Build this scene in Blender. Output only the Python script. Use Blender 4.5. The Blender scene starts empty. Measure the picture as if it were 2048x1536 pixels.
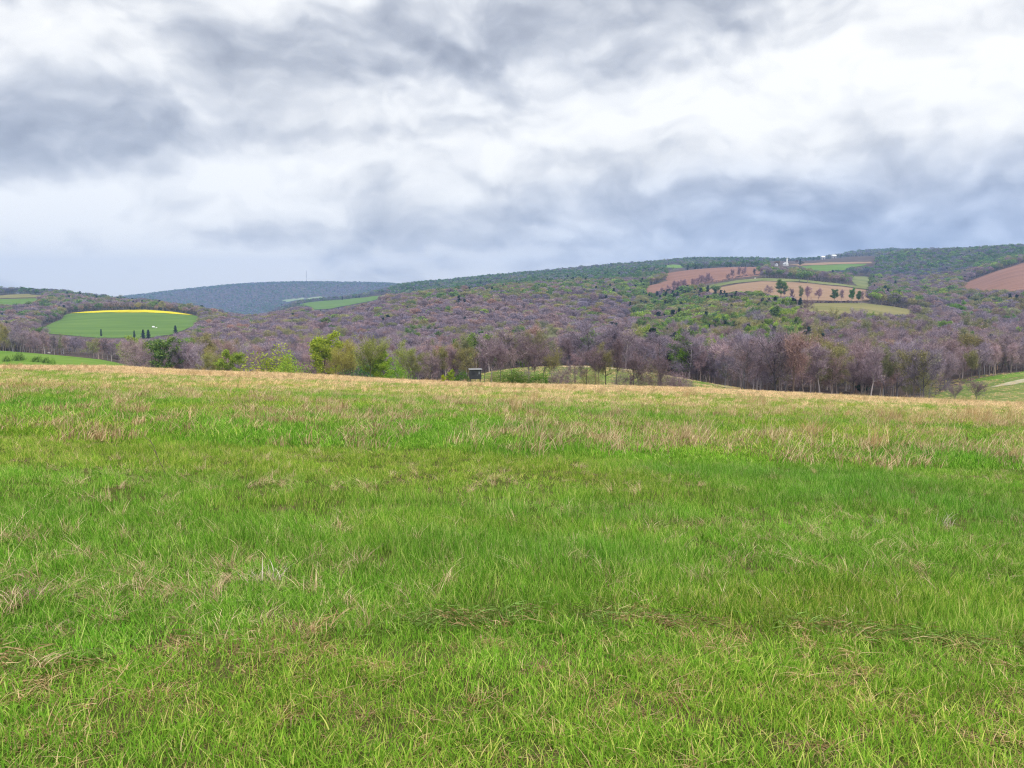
import bpy, math, random
import numpy as np
from mathutils import Vector, geometry as mgeo

SEED = 7
rng = np.random.default_rng(SEED)
random.seed(SEED)
scene = bpy.context.scene
COL = scene.collection

# ------------------------------------------------------------------ camera model (photo is 2048 x 1536)
F = 1540.0
PITCH = math.atan(168.0 / F)
EYE = 1.6
sp_, cp_ = math.sin(PITCH), math.cos(PITCH)

def ray(u, v):
    a = (u - 1024.0) / F
    b = (768.0 - v) / F
    return a, cp_ + b * sp_, -sp_ + b * cp_

def project(x, y, z):
    z = z - EYE
    d = y * cp_ - z * sp_
    up = y * sp_ + z * cp_
    return 1024 + F * x / d, 768 - F * up / d

def v_to_slope(v):
    b = (768.0 - v) / F
    return (-sp_ + b * cp_) / (cp_ + b * sp_)

def u_to_t(u, v=640.0):
    return (u - 1024.0) / F / (cp_ + (768.0 - v) / F * sp_)

# ------------------------------------------------------------------ small numeric helpers
def pchip(x, y, xq):
    """monotone cubic along axis 0 of y (n, m)"""
    x = np.asarray(x, float); y = np.asarray(y, float)
    flat = y.ndim == 1
    if flat: y = y[:, None]
    h = np.diff(x)[:, None]
    d = np.diff(y, axis=0) / h
    m = np.zeros_like(y)
    if len(x) > 2:
        w1 = 2 * h[1:] + h[:-1]; w2 = h[1:] + 2 * h[:-1]
        same = (d[:-1] * d[1:]) > 0
        with np.errstate(divide='ignore', invalid='ignore'):
            mm = (w1 + w2) / (w1 / d[:-1] + w2 / d[1:])
        m[1:-1] = np.where(same, mm, 0.0)
    m[0] = d[0]; m[-1] = d[-1]
    xq = np.clip(np.asarray(xq, float), x[0], x[-1])
    i = np.clip(np.searchsorted(x, xq, side='right') - 1, 0, len(x) - 2)
    hh = h[i]; s = ((xq - x[i])[:, None]) / hh
    h00 = 2*s**3 - 3*s**2 + 1; h10 = s**3 - 2*s**2 + s
    h01 = -2*s**3 + 3*s**2; h11 = s**3 - s**2
    r = h00*y[i] + h10*hh*m[i] + h01*y[i+1] + h11*hh*m[i+1]
    return r[:, 0] if flat else r

def vnoise(x, y, seed=0):
    """value noise, vectorised, 0..1"""
    x = np.asarray(x, float); y = np.asarray(y, float)
    xi = np.floor(x).astype(np.int64); yi = np.floor(y).astype(np.int64)
    fx = x - xi; fy = y - yi
    fx = fx*fx*(3-2*fx); fy = fy*fy*(3-2*fy)
    def hsh(a, b):
        n = (a * 374761393 + b * 668265263 + seed * 982451653) & 0x7fffffff
        n = ((n ^ (n >> 13)) * 1274126177) & 0x7fffffff
        n = n ^ (n >> 16)
        return (n & 0xffff) / 65535.0
    return (hsh(xi, yi)*(1-fx) + hsh(xi+1, yi)*fx)*(1-fy) + (hsh(xi, yi+1)*(1-fx) + hsh(xi+1, yi+1)*fx)*fy

def fbm(x, y, seed=0, oct=4):
    s = 0; a = 0.5; t = 0
    for k in range(oct):
        s = s + a * vnoise(x * 2**k, y * 2**k, seed + k*17); t += a; a *= 0.5
    return s / t

def sstep(a, b, x):
    t = np.clip((np.asarray(x, float) - a) / (b - a), 0, 1)
    return t*t*(3-2*t)

# ------------------------------------------------------------------ terrain: real elevations along sight columns
EDGE_U = [-900, -300, 0, 200, 400, 600, 800, 1000, 1200, 1400, 1600, 1800, 2048, 2400, 3000]
EDGE_V = [700, 722, 734, 734, 744, 750, 762, 770, 773, 778, 788, 798, 808, 824, 850]
YE = 120.0
def edge_v(u): return np.interp(u, EDGE_U, EDGE_V)

CT = {
 -900: [(145,706),(250,705),(400,697),(600,690),(900,650),(1200,615),(1500,590),(1700,582),(2200,600),(4000,602),(9000,600)],
 -300: [(145,725),(250,712),(400,699),(600,690),(900,652),(1200,615),(1500,590),(1700,582),(2200,600),(4000,602),(9000,600)],
 0: [(140,736),(180,730),(250,718),(400,702),(480,702),(600,692),(900,655),(1200,619),(1500,594),(1700,586),(2200,602),(4000,602),(5000,600),(9000,600)],
 100: [(140,736),(180,732),(250,724),(400,709),(480,707),(600,698),(900,667),(1000,650),(1200,622),(1500,596),(1700,588),(2200,602),(4000,602),(5000,600),(9000,600)],
 200: [(140,737),(180,735),(250,730),(400,718),(480,714),(600,702),(800,684),(900,671),(1150,622),(1250,620.5),(1700,602),(2200,612),(4000,610),(5000,600),(9000,602)],
 300: [(140,745),(250,758),(350,752),(450,735),(600,705),(800,684),(900,671),(1150,620.5),(1250,619.5),(1600,612),(2200,625),(3500,625),(4300,615),(5000,590),(5300,590),(9000,600)],
 400: [(140,750),(250,764),(350,755),(450,738),(600,708),(800,684),(900,668),(1100,634),(1250,631),(1450,633),(2200,650),(3500,632),(4300,622),(5000,579),(5300,579),(9000,600)],
 500: [(140,755),(250,768),(350,758),(450,738),(600,707),(800,678),(1000,660),(1200,652),(1500,650),(2000,648),(3000,640),(4000,628),(4500,608),(5000,570),(5300,570),(9000,595)],
 600: [(140,759),(250,770),(350,760),(450,738),(600,705),(800,668),(1000,645),(1200,632),(1500,634),(2000,620),(2300,606),(2600,612),(3500,618),(4200,610),(5000,566.5),(5300,567),(9000,590)],
 700: [(140,765),(250,772),(350,760),(450,738),(600,704),(800,664),(1000,640),(1200,624),(1400,627),(2000,611),(2300,599),(2600,606),(3500,612),(4200,600),(5000,568),(5300,568),(9000,590)],
 800: [(140,770),(250,772),(350,760),(450,738),(600,704),(800,658),(1000,625),(1200,606),(1400,607),(1800,598),(2300,580),(2700,573.5),(3500,592),(4300,590),(5000,570),(5300,570),(9000,590)],
 900: [(140,773),(175,770),(210,764),(250,768),(350,756),(450,735),(600,704),(800,653),(1000,613),(1250,594),(1450,593),(1800,585),(2300,571),(2700,565.5),(3500,585),(9000,585)],
 1000: [(140,772),(170,760),(205,741),(225,742),(280,752),(350,745),(450,728),(600,702),(800,652),(1000,612),(1250,589),(1500,580),(1800,572),(2300,561),(2700,555.5),(3500,575),(9000,580)],
 1130: [(140,773),(170,758),(205,734),(225,734),(280,750),(350,745),(450,728),(600,702),(800,654),(1000,614),(1250,585),(1500,573),(1800,563),(2300,551),(2700,544.5),(3500,565),(9000,570)],
 1200: [(140,776),(170,762),(205,735.5),(225,735.5),(280,752),(350,745),(450,726),(600,700),(800,655),(1000,616),(1250,585),(1500,571),(1800,559),(2300,544),(2700,537.5),(3500,560),(9000,565)],
 1300: [(140,780),(170,768),(205,746.5),(225,748),(280,758),(350,746),(450,722),(600,692),(800,653),(1000,620),(1250,592),(1500,563),(1800,547),(2300,536),(2700,530.5),(3500,555),(9000,560)],
 1400: [(140,784),(170,778),(205,764),(225,765),(280,768),(350,746),(450,716),(600,682),(800,640),(1000,602),(1150,586),(1250,575),(1500,547),(1650,538),(2000,538),(2400,530),(2700,521),(3500,550),(9000,555)],
 1500: [(140,788),(170,786),(205,780),(240,778),(280,770),(350,746),(450,708),(600,668),(800,622),(900,602),(1100,572),(1250,558),(1500,541),(1600,535.5),(2000,535),(2700,524),(3500,545),(9000,550)],
 1600: [(140,792),(170,792),(220,786),(280,770),(350,746),(450,706),(600,654),(700,626),(800,607),(950,590),(1100,568),(1200,559),(1400,556),(1600,543),(1900,528.5),(2000,527),(2400,523),(2700,524),(3500,540),(9000,545)],
 1700: [(140,798),(170,798),(220,790),(280,772),(350,746),(450,706),(600,656),(700,630),(800,608),(950,597),(1100,581),(1200,571),(1400,566),(1600,549),(1900,528),(2050,526),(2400,515),(3000,511),(3500,508),(4500,530),(9000,540)],
 1800: [(140,804),(170,804),(220,794),(280,770),(350,742),(450,706),(600,666),(700,643),(800,623),(1000,602),(1200,587),(1500,563),(1800,532),(2000,512),(2200,508),(2800,512),(3500,504),(4500,525),(9000,540)],
 1900: [(140,807),(170,806),(220,793),(270,762),(350,738),(450,702),(600,674),(700,656),(800,640),(1000,610),(1200,587),(1500,556),(1800,525),(2000,507),(2300,505),(4500,520),(9000,540)],
 2048: [(140,814),(165,812),(190,800),(270,745),(300,742),(350,735),(450,708),(600,682),(700,656),(800,630),(950,587),(1200,546),(1350,527),(1500,521),(1800,503),(2000,498),(2300,500),(4500,515),(9000,540)],
 2400: [(145,828),(190,800),(270,745),(350,730),(450,708),(600,682),(800,630),(950,587),(1200,546),(1500,517),(1800,498),(2000,494),(2300,500),(4500,515),(9000,540)],
 3000: [(145,852),(190,815),(270,755),(350,735),(450,708),(600,682),(800,630),(950,587),(1200,546),(1500,517),(1800,498),(2000,494),(2300,500),(4500,515),(9000,540)],
}
SA = 0.0979; SB = 0.0356           # tilt of the meadow
def plane(x, y): return -SA * y - SB * x

Y0 = 40.0
NY = 760; NT = 640
YG = np.concatenate([np.linspace(Y0, 300, 230, endpoint=False), np.geomspace(300, 6400, NY - 230)])
TG = np.linspace(-1.55, 1.55, NT)
def build_grid():
    us = sorted(CT)
    rows = []
    for u in us:
        t = u_to_t(u)
        pts = [(yy, plane(t*yy, yy)) for yy in (Y0, 60, 80, 95)]
        ev = float(edge_v(u))
        pts.append((YE, EYE + YE * v_to_slope(ev)))
        pts += [(y, EYE + y * v_to_slope(v)) for y, v in CT[u]]
        yy, zz = zip(*pts)
        rows.append(pchip(yy, zz, YG))
    Z = np.array(rows)                                   # (ncol, NY)
    Z = pchip([u_to_t(u) for u in us], Z, TG)             # (NT, NY)
    # soften the seams between columns
    k = np.exp(-0.5 * (np.arange(-8, 9) / 4.0) ** 2); k /= k.sum()
    P = np.pad(Z, ((8, 8), (0, 0)), mode='edge')
    Z = sum(k[i] * P[i:i + NT] for i in range(17))
    X = TG[:, None] * YG[None, :]; Yb = np.broadcast_to(YG[None, :], X.shape)
    amp = 1.2 * sstep(300, 900, Yb)
    Z = Z + amp * (fbm(X / 140, Yb / 140, 3, 3) - 0.5) * 2
    return Z
ZG = build_grid()
LY = np.arange(len(YG))
def height(x, y):
    x = np.asarray(x, float); y = np.asarray(y, float)
    yc = np.clip(y, Y0, YG[-1] - 1)
    t = np.clip(x / yc, TG[0] + 1e-4, TG[-1] - 1e-4)
    ft = (t - TG[0]) / (TG[1] - TG[0]); it = np.clip(ft.astype(int), 0, NT - 2); ft = ft - it
    fy = np.interp(yc, YG, LY); iy = np.clip(fy.astype(int), 0, NY - 2); fy = fy - iy
    z = (ZG[it, iy]*(1-ft) + ZG[it+1, iy]*ft)*(1-fy) + (ZG[it, iy+1]*(1-ft) + ZG[it+1, iy+1]*ft)*fy
    zp = plane(x, y)
    return np.where(y < Y0, zp, z) + 0.05 * (fbm(x / 2.3, y / 2.3, 9, 3) - 0.5) * (1 - sstep(60, 110, y))

def hit(u, v, ymin=4.0, ymax=6300.0):
    """where the sight line of a photo pixel meets the terrain between two distances"""
    a, dy, dz = ray(u, v)
    ys = np.geomspace(ymin, ymax, 1600)
    g = (EYE + ys * dz / dy) - height(ys * a / dy, ys)
    i = np.argmax(g <= 0) if (g <= 0).any() else int(np.argmin(g / ys))
    if i > 0 and g[i] <= 0 and g[i-1] > 0:
        y = ys[i-1] + (ys[i] - ys[i-1]) * g[i-1] / (g[i-1] - g[i])
    else:
        y = ys[i]
    return float(y * a / dy), float(y)

# ------------------------------------------------------------------ object helpers
def tag(o, label=None, cat=None, group=None, kind=None):
    if label: o['label'] = label
    if cat: o['category'] = cat
    if group: o['group'] = group
    if kind: o['kind'] = kind
    return o

def mesh_np(name, V, faces, mats=(), midx=None, smooth=False):
    """faces: list of (n,k) int arrays"""
    me = bpy.data.meshes.new(name)
    V = np.asarray(V, np.float32)
    me.vertices.add(len(V)); me.vertices.foreach_set('co', V.ravel())
    loops = np.concatenate([f.ravel() for f in faces]).astype(np.int32)
    sizes = np.concatenate([np.full(len(f), f.shape[1]) for f in faces]).astype(np.int32)
    starts = np.concatenate([[0], np.cumsum(sizes)[:-1]]).astype(np.int32)
    me.loops.add(len(loops)); me.loops.foreach_set('vertex_index', loops)
    me.polygons.add(len(sizes)); me.polygons.foreach_set('loop_start', starts)
    for m in mats: me.materials.append(m)
    if midx is not None: me.polygons.foreach_set('material_index', np.asarray(midx, np.int32))
    if smooth: me.polygons.foreach_set('use_smooth', np.ones(len(sizes), bool))
    me.update(calc_edges=True)
    return me

def link(name, me, parent=None, loc=None):
    o = bpy.data.objects.new(name, me); COL.objects.link(o)
    if parent: o.parent = parent
    if loc is not None: o.location = loc
    return o

def empty(name, loc, label, cat, group=None, rz=0.0):
    o = bpy.data.objects.new(name, None); COL.objects.link(o)
    o.empty_display_size = 0.3
    o.location = loc; o.rotation_euler = (0, 0, rz)
    return tag(o, label, cat, group)

class MB:
    """collects boxes, prisms and tubes into one mesh"""
    def __init__(s): s.v = []; s.f = []
    def add(s, vs, fs):
        b = len(s.v); s.v += [tuple(map(float, p)) for p in vs]; s.f += [tuple(b + i for i in f) for f in fs]; return s
    def box(s, x0, x1, y0, y1, z0, z1):
        return s.add([(x0,y0,z0),(x1,y0,z0),(x1,y1,z0),(x0,y1,z0),(x0,y0,z1),(x1,y0,z1),(x1,y1,z1),(x0,y1,z1)],
                     [(0,3,2,1),(4,5,6,7),(0,1,5,4),(1,2,6,5),(2,3,7,6),(3,0,4,7)])
    def gable(s, x0, x1, y0, y1, z0, z1, over=0.0, th=None):
        """solid prism with its ridge along x"""
        ym = (y0+y1)/2
        return s.add([(x0-over,y0-over,z0),(x1+over,y0-over,z0),(x1+over,y1+over,z0),(x0-over,y1+over,z0),(x0-over,ym,z1),(x1+over,ym,z1)],
                     [(0,3,2,1),(0,1,5,4),(2,3,4,5),(0,4,3),(1,2,5)])
    def tube(s, p, q, r0, r1, n=6):
        p = Vector(p); q = Vector(q); d = (q-p).normalized()
        a = d.orthogonal().normalized(); b = d.cross(a)
        vs = []
        for c, r in ((p, r0), (q, r1)):
            for k in range(n):
                t = 2*math.pi*k/n; vs.append(c + a*(r*math.cos(t)) + b*(r*math.sin(t)))
        fs = [(k, (k+1) % n, n+(k+1) % n, n+k) for k in range(n)] + [tuple(range(n-1, -1, -1)), tuple(range(n, 2*n))]
        return s.add(vs, fs)
    def build(s, name, mat, parent=None, loc=None):
        me = bpy.data.meshes.new(name); me.from_pydata(s.v, [], s.f); me.materials.append(mat); me.update()
        return link(name, me, parent, loc)

# ------------------------------------------------------------------ materials
def new_mat(name):
    m = bpy.data.materials.new(name); m.use_nodes = True
    nt = m.node_tree; nt.nodes.clear()
    out = nt.nodes.new('ShaderNodeOutputMaterial')
    return m, nt, out
def N(nt, typ, **kw):
    n = nt.nodes.new(typ)
    for k, v in kw.items(): setattr(n, k, v)
    return n
def mixc(nt, fac, a, b, mode='MIX'):
    n = N(nt, 'ShaderNodeMix', data_type='RGBA', blend_type=mode)
    n.clamp_factor = True
    for i, x in ((0, fac), (6, a), (7, b)):
        if hasattr(x, 'is_linked'): nt.links.new(x, n.inputs[i])
        else: n.inputs[i].default_value = x if i == 0 else (*x[:3], 1)
    return n.outputs[2]
def mth(nt, op, a, b=None, c=None, clamp=False):
    n = N(nt, 'ShaderNodeMath', operation=op); n.use_clamp = clamp
    for i, x in enumerate((a, b, c)):
        if x is None: continue
        if hasattr(x, 'is_linked'): nt.links.new(x, n.inputs[i])
        else: n.inputs[i].default_value = x
    return n.outputs[0]
def noise(nt, vec, scale, detail=4, rough=0.55, dist=0.0):
    n = N(nt, 'ShaderNodeTexNoise'); n.inputs['Scale'].default_value = scale
    n.inputs['Detail'].default_value = detail; n.inputs['Roughness'].default_value = rough
    n.inputs['Distortion'].default_value = dist
    nt.links.new(vec, n.inputs['Vector']); return n.outputs['Fac']
def ramp(nt, fac, stops):
    n = N(nt, 'ShaderNodeValToRGB'); r = n.color_ramp
    while len(r.elements) < len(stops): r.elements.new(0.5)
    for e, (p, c) in zip(r.elements, stops): e.position = p; e.color = (*c, 1)
    nt.links.new(fac, n.inputs[0]); return n.outputs[0]
def wpos(nt): return N(nt, 'ShaderNodeNewGeometry').outputs['Position']

def solid(name, c, rough=0.7, var=0.12, scale=3.0):
    m, nt, out = new_mat(name)
    b = N(nt, 'ShaderNodeBsdfPrincipled'); b.inputs['Roughness'].default_value = rough
    tc = N(nt, 'ShaderNodeTexCoord')
    f = noise(nt, tc.outputs['Object'], scale)
    nt.links.new(mixc(nt, f, [x*(1-var) for x in c], [min(1, x*(1+var)) for x in c]), b.inputs['Base Color'])
    nt.links.new(b.outputs[0], out.inputs[0]); return m

def leafy(name, stops, trans=0.25, mode='obj', bark=False):
    """foliage / twig / grass: colour by a random number per leaf, times the tint of the instance or object"""
    m, nt, out = new_mat(name)
    g = N(nt, 'ShaderNodeNewGeometry')
    c = ramp(nt, g.outputs['Random Per Island'], stops)
    if mode == 'inst':
        a = N(nt, 'ShaderNodeAttribute', attribute_type='INSTANCER', attribute_name='tint')
        c = mixc(nt, 1.0, c, a.outputs['Color'], 'MULTIPLY')
    elif mode == 'obj':
        o = N(nt, 'ShaderNodeObjectInfo')
        c = mixc(nt, 1.0, c, o.outputs['Color'], 'MULTIPLY')
    d = N(nt, 'ShaderNodeBsdfDiffuse'); nt.links.new(c, d.inputs[0])
    if trans > 0:
        t = N(nt, 'ShaderNodeBsdfTranslucent'); nt.links.new(c, t.inputs[0])
        mx = N(nt, 'ShaderNodeMixShader'); mx.inputs[0].default_value = trans
        nt.links.new(d.outputs[0], mx.inputs[1]); nt.links.new(t.outputs[0], mx.inputs[2])
        nt.links.new(mx.outputs[0], out.inputs[0])
    else:
        nt.links.new(d.outputs[0], out.inputs[0])
    return m

def ground_mat(name, stops, scale, detail=6, stretch=(1, 1, 1), fine=None, rot=0.0, rows=None):
    m, nt, out = new_mat(name)
    mp = N(nt, 'ShaderNodeMapping'); nt.links.new(wpos(nt), mp.inputs['Vector'])
    mp.inputs['Scale'].default_value = stretch; mp.inputs['Rotation'].default_value = (0, 0, rot)
    f = noise(nt, mp.outputs[0], scale, detail, 0.6, 0.4)
    f = mth(nt, 'MULTIPLY_ADD', mth(nt, 'SUBTRACT', f, 0.5), 1.7, 0.5, True)
    c = ramp(nt, f, stops)
    if rows:                                   # tramlines and drill rows
        wv = N(nt, 'ShaderNodeTexWave', wave_type='BANDS', bands_direction='Y'); wv.inputs['Scale'].default_value = rows[0]; wv.inputs['Distortion'].default_value = 2.5
        wv.inputs['Detail'].default_value = 3; wv.inputs['Detail Scale'].default_value = .4
        mr = N(nt, 'ShaderNodeMapping'); nt.links.new(wpos(nt), mr.inputs['Vector']); mr.inputs['Rotation'].default_value = (0, 0, rows[2]); nt.links.new(mr.outputs[0], wv.inputs['Vector'])
        c = mixc(nt, mth(nt, 'MULTIPLY', wv.outputs['Fac'], rows[1]), c, rows[3])
    if fine:
        f2 = noise(nt, wpos(nt), fine[0], 3, 0.6)
        c = mixc(nt, mth(nt, 'MULTIPLY', f2, fine[1]), c, fine[2])
    d = N(nt, 'ShaderNodeBsdfDiffuse'); nt.links.new(c, d.inputs[0]); nt.links.new(d.outputs[0], out.inputs[0])
    return m

M = {}
M['floor'] = ground_mat('forest_floor_soil', [(0.25, (.075,.055,.05)), (0.6, (.12,.092,.08)), (0.9, (.13,.13,.06))], 0.02, 8)
M['soil'] = ground_mat('meadow_soil', [(0.3, (.08,.11,.02)), (0.55, (.12,.12,.04)), (0.8, (.19,.14,.08))], 2.5, 8, fine=(28.0, .8, (.035,.03,.015)))
# trunks and twigs
BARK = [(0.0, (.20,.17,.165)), (1.0, (.36,.31,.30))]
TWIG = [(0.0, (.165,.12,.148)), (0.55, (.315,.236,.282)), (1.0, (.48,.38,.385))]
OLIVE = [(0.0, (.17,.16,.09)), (0.5, (.32,.31,.14)), (1.0, (.48,.45,.19))]
GREEN = [(0.0, (.07,.13,.035)), (0.5, (.15,.25,.06)), (1.0, (.28,.40,.09))]
LIME = [(0.0, (.16,.26,.035)), (0.5, (.32,.45,.07)), (1.0, (.48,.60,.13))]
PINE = [(0.0, (.008,.022,.016)), (0.6, (.02,.05,.03)), (1.0, (.04,.08,.04))]
for md in ('obj', 'inst'):
    M['bark_'+md] = leafy('bark_'+md, BARK, 0, md)
    M['bare_'+md] = leafy('twigs_'+md, TWIG, 0, md)
    M['olive_'+md] = leafy('bud_twigs_'+md, OLIVE, 0.15, md)
    M['green_'+md] = leafy('spring_leaves_'+md, GREEN, 0.25, md)
    M['lime_'+md] = leafy('lime_leaves_'+md, LIME, 0.42, md)
    M['pine_'+md] = leafy('needles_'+md, PINE, 0.05, md)

# ------------------------------------------------------------------ the ground
def build_terrain():
    yn = np.concatenate([np.linspace(-60, 0, 31), np.linspace(0.5, Y0 - 0.5, 79)])
    ys = np.concatenate([yn, YG])
    W = np.maximum(ys, Y0)
    X = TG[:, None] * W[None, :]; Yv = np.broadcast_to(ys[None, :], X.shape)
    Z = height(X, Yv)
    V = np.stack([X, Yv, Z], -1).reshape(-1, 3)
    n = len(ys)
    i, j = np.meshgrid(np.arange(NT-1), np.arange(n-1), indexing='ij')
    a = (i*n + j).ravel()
    q = np.stack([a, a+n, a+n+1, a+1], -1)
    far = (ys[j.ravel()] > 128)
    me = mesh_np('ground', V, [q], [M['soil'], M['floor']], far.astype(int), True)
    o = link('ground', me)
    return tag(o, kind='structure')
build_terrain()

PATCH = []     # (pixel polygon, world polygon, mean distance)
def in_poly(poly, x, y):
    x = np.asarray(x, float); y = np.asarray(y, float)
    r = np.zeros(x.shape, bool); n = len(poly)
    for i in range(n):
        x0, y0 = poly[i]; x1, y1 = poly[(i+1) % n]
        if y0 == y1: continue
        c = ((y0 > y) != (y1 > y)) & (x < (x1-x0)*(y-y0)/(y1-y0) + x0)
        r ^= c
    return r

def field(name, pts, yr, mat, lift=0.35, clear=True, full=False):
    """a field laid on the terrain; corners are (u, v) seen in the photo, or (u, None, Y) where hidden"""
    wp, px = [], []
    dense = []
    for i in range(len(pts)):
        p, q = pts[i], pts[(i+1) % len(pts)]
        def world(p):
            if len(p) == 3:
                return (u_to_t(p[0]) * p[2], p[2])
            return hit(p[0], p[1], *yr)
        a = world(p); b = world(q)
        n = 10
        for k in range(n):
            s = k/n
            if len(p) == 2 and len(q) == 2:
                dense.append(hit(p[0]+(q[0]-p[0])*s, p[1]+(q[1]-p[1])*s, *yr))
            else:
                dense.append((a[0]+(b[0]-a[0])*s, a[1]+(b[1]-a[1])*s))
    # soften the outline
    D = np.array(dense)
    D[:, 0] += 0.010 * D[:, 1] * (fbm(D[:, 0]/25, D[:, 1]/25, 5, 3) - .5); D[:, 1] *= 1 + .012*(fbm(D[:, 0]/18, D[:, 1]/40, 6, 3) - .5)*(D[:, 1] > 400)
    poly = [tuple(p) for p in D]
    xs, ys = D[:, 0], D[:, 1]
    # interior points on a grid, in distance-relative spacing
    yy = np.geomspace(max(ys.min(), 1), ys.max(), 70)
    tt = np.linspace((xs/ys).min(), (xs/ys).max(), 70)
    Tm, Ym = np.meshgrid(tt, yy); gx = (Tm*Ym).ravel(); gy = Ym.ravel()
    k = in_poly(poly, gx, gy)
    verts = [Vector(p) for p in poly] + [Vector((a, b)) for a, b in zip(gx[k], gy[k])]
    nb = len(poly)
    r = mgeo.delaunay_2d_cdt(verts, [], [list(range(nb))], 1, 1e-4)
    vo = np.array([(v.x, v.y) for v in r[0]])
    z = height(vo[:, 0], vo[:, 1]) + lift
    me = bpy.data.meshes.new(name)
    fs = [tuple(f) for f in r[2]]
    me.from_pydata([(a, b, c) for (a, b), c in zip(vo, z)], [], fs)
    me.materials.append(mat); me.update()
    # faces upward
    if me.polygons and sum(p.normal.z for p in me.polygons) < 0: me.flip_normals()
    me.polygons.foreach_set('use_smooth', np.ones(len(me.polygons), bool))
    o = tag(link(name, me), kind='structure')
    if clear:
        pix = [project(a, b, float(height(a, b))) for a, b in poly]
        PATCH.append((pix, poly, float(ys.mean()), full))
    return o

G_ = lambda n, a, b, c, s=0.02, **k: ground_mat(n, [(0.2, a), (0.5, b), (0.85, c)], s, 8, **k)
M['g_far'] = G_('far_pasture', (.095,.165,.035), (.125,.21,.045), (.16,.245,.06), .012, stretch=(.6, 5, 1), rows=(.02, .4, .15, (.10,.17,.035)))
M['g_near'] = G_('near_pasture', (.10,.19,.03), (.15,.25,.045), (.19,.27,.07), .05)
M['yellow'] = G_('yellow_crop', (.55,.47,.01), (.66,.57,.015), (.72,.64,.03), .03)
M['plough'] = G_('ploughed_soil', (.15,.072,.055), (.225,.115,.085), (.29,.16,.115), .012, stretch=(.7, 9, 1), rot=.25, rows=(.035, .45, .22, (.36,.23,.17)))
M['stubble'] = G_('tan_stubble', (.25,.15,.10), (.33,.21,.145), (.37,.265,.18), .015, stretch=(.5, 8, 1), rows=(.04, .4, -.1, (.24,.19,.09)))
M['drygrass'] = G_('dry_pasture', (.15,.16,.055), (.22,.20,.085), (.28,.24,.11), .02, stretch=(.5, 2, 1))
M['verge'] = G_('field_verge', (.13,.17,.06), (.18,.20,.08), (.24,.25,.11), .03)
M['pale'] = G_('pale_dirt', (.26,.25,.14), (.40,.36,.25), (.50,.45,.34), .35)
M['hump'] = G_('rough_pasture', (.10,.15,.04), (.16,.20,.065), (.27,.25,.11), .06, stretch=(.6, 1.5, 1))

field('left_pasture', [(-260, None, 160), (-260, None, 400), (0, 701.5), (60, 706), (130, 712), (200, 719), (262, 731), (262, None, 150)], (150, 450), M['g_near'], .08)
field('hillside_pasture', [(133, 628.5), (170, 624), (210, 622), (290, 620.5), (340, 624), (386, 630.5), (402, 634), (398, 644), (380, 655), (350, 668), (300, 676), (190, 676), (60, 664), (105, 648)], (820, 1300), M['g_far'], .35, full=True)
field('yellow_field', [(138, 627.5), (170, 624), (210, 621.5), (290, 620), (340, 623.5), (386, 630), (370, 630.5), (330, 627), (280, 625.5), (200, 626.2)], (950, 1300), M['yellow'], .8, clear=False)
field('upper_left_pasture', [(-120, 592), (0, 591), (50, 588), (88, 592), (80, 595), (0, 597), (-120, 598)], (1200, 1750), M['drygrass'], .5)
field('upper_left_green', [(-60, 600), (80, 597), (92, 600), (60, 610), (-40, 612)], (1100, 1650), M['g_far'], .5)
field('ridge_pasture', [(602, 607), (640, 602), (720, 596), (775, 590), (782, 592), (740, 603), (690, 612), (660, 618), (625, 620)], (1700, 2450), M['g_far'], .8, full=True)
field('small_clearing', [(528, 630), (548, 625), (566, 626), (572, 630), (545, 632)], (1100, 2200), M['g_far'], .8)
field('valley_pasture', [(560, 602), (590, 598), (650, 594), (648, 596), (600, 600.5), (575, 604)], (4000, 5000), G_('hazy_pasture', (.2,.3,.14), (.25,.34,.17), (.32,.38,.2), .004), 3.0)
field('ridge_strip', [(780, 582), (830, 575), (832, 577.5), (785, 584)], (1900, 2650), M['g_far'], .8)
field('upper_strip', [(908, 580), (940, 575), (985, 569), (972, 575), (930, 581)], (1500, 2650), M['g_far'], .8)
field('ploughed_field', [(1288, 579), (1300, 572), (1335, 561), (1334, 542), (1400, 536), (1470, 533), (1512, 533), (1530, 540), (1518, 552), (1480, 556), (1420, 566), (1360, 578), (1320, 586), (1294, 588)], (1080, 1680), M['plough'], .5)
field('headland_strip', [(1355, 584), (1420, 570), (1480, 560), (1530, 556), (1600, 559), (1690, 569), (1735, 575), (1736, 579), (1690, 573), (1600, 564), (1520, 562), (1470, 567), (1400, 580), (1366, 587)], (1000, 1400), M['verge'], .4)
field('stubble_field', [(1388, 586), (1430, 577), (1480, 568), (1522, 563.5), (1600, 565.5), (1690, 575), (1738, 581), (1738, 600), (1700, 604), (1640, 603), (1590, 600), (1500, 585), (1440, 586)], (850, 1400), M['stubble'], .45)
field('sloping_pasture', [(1700, 553), (1730, 553), (1746, 557), (1743, 576), (1720, 574), (1704, 565)], (1150, 1700), M['verge'], .6)
field('dry_pasture', [(1585, 609), (1640, 606.5), (1730, 607), (1790, 614), (1850, 624), (1905, 635), (1850, 634), (1760, 634), (1680, 631), (1620, 624), (1590, 616)], (600, 900), M['drygrass'], .3)
field('right_ploughed_field', [(1918, 572), (1950, 558), (2000, 540), (2048, 526), (2300, 500), (2300, 590), (2048, 584), (1990, 584), (1940, 581)], (850, 1500), M['plough'], .5)
field('hilltop_stubble', [(1575, 530), (1640, 525.5), (1742, 524), (1745, 527), (1690, 528.5), (1600, 532)], (1750, 2250), M['stubble'], .8)
field('hilltop_green', [(1600, 532.5), (1690, 529), (1735, 528), (1700, 538), (1660, 545), (1610, 540)], (1500, 2050), M['g_far'], .8)
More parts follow.
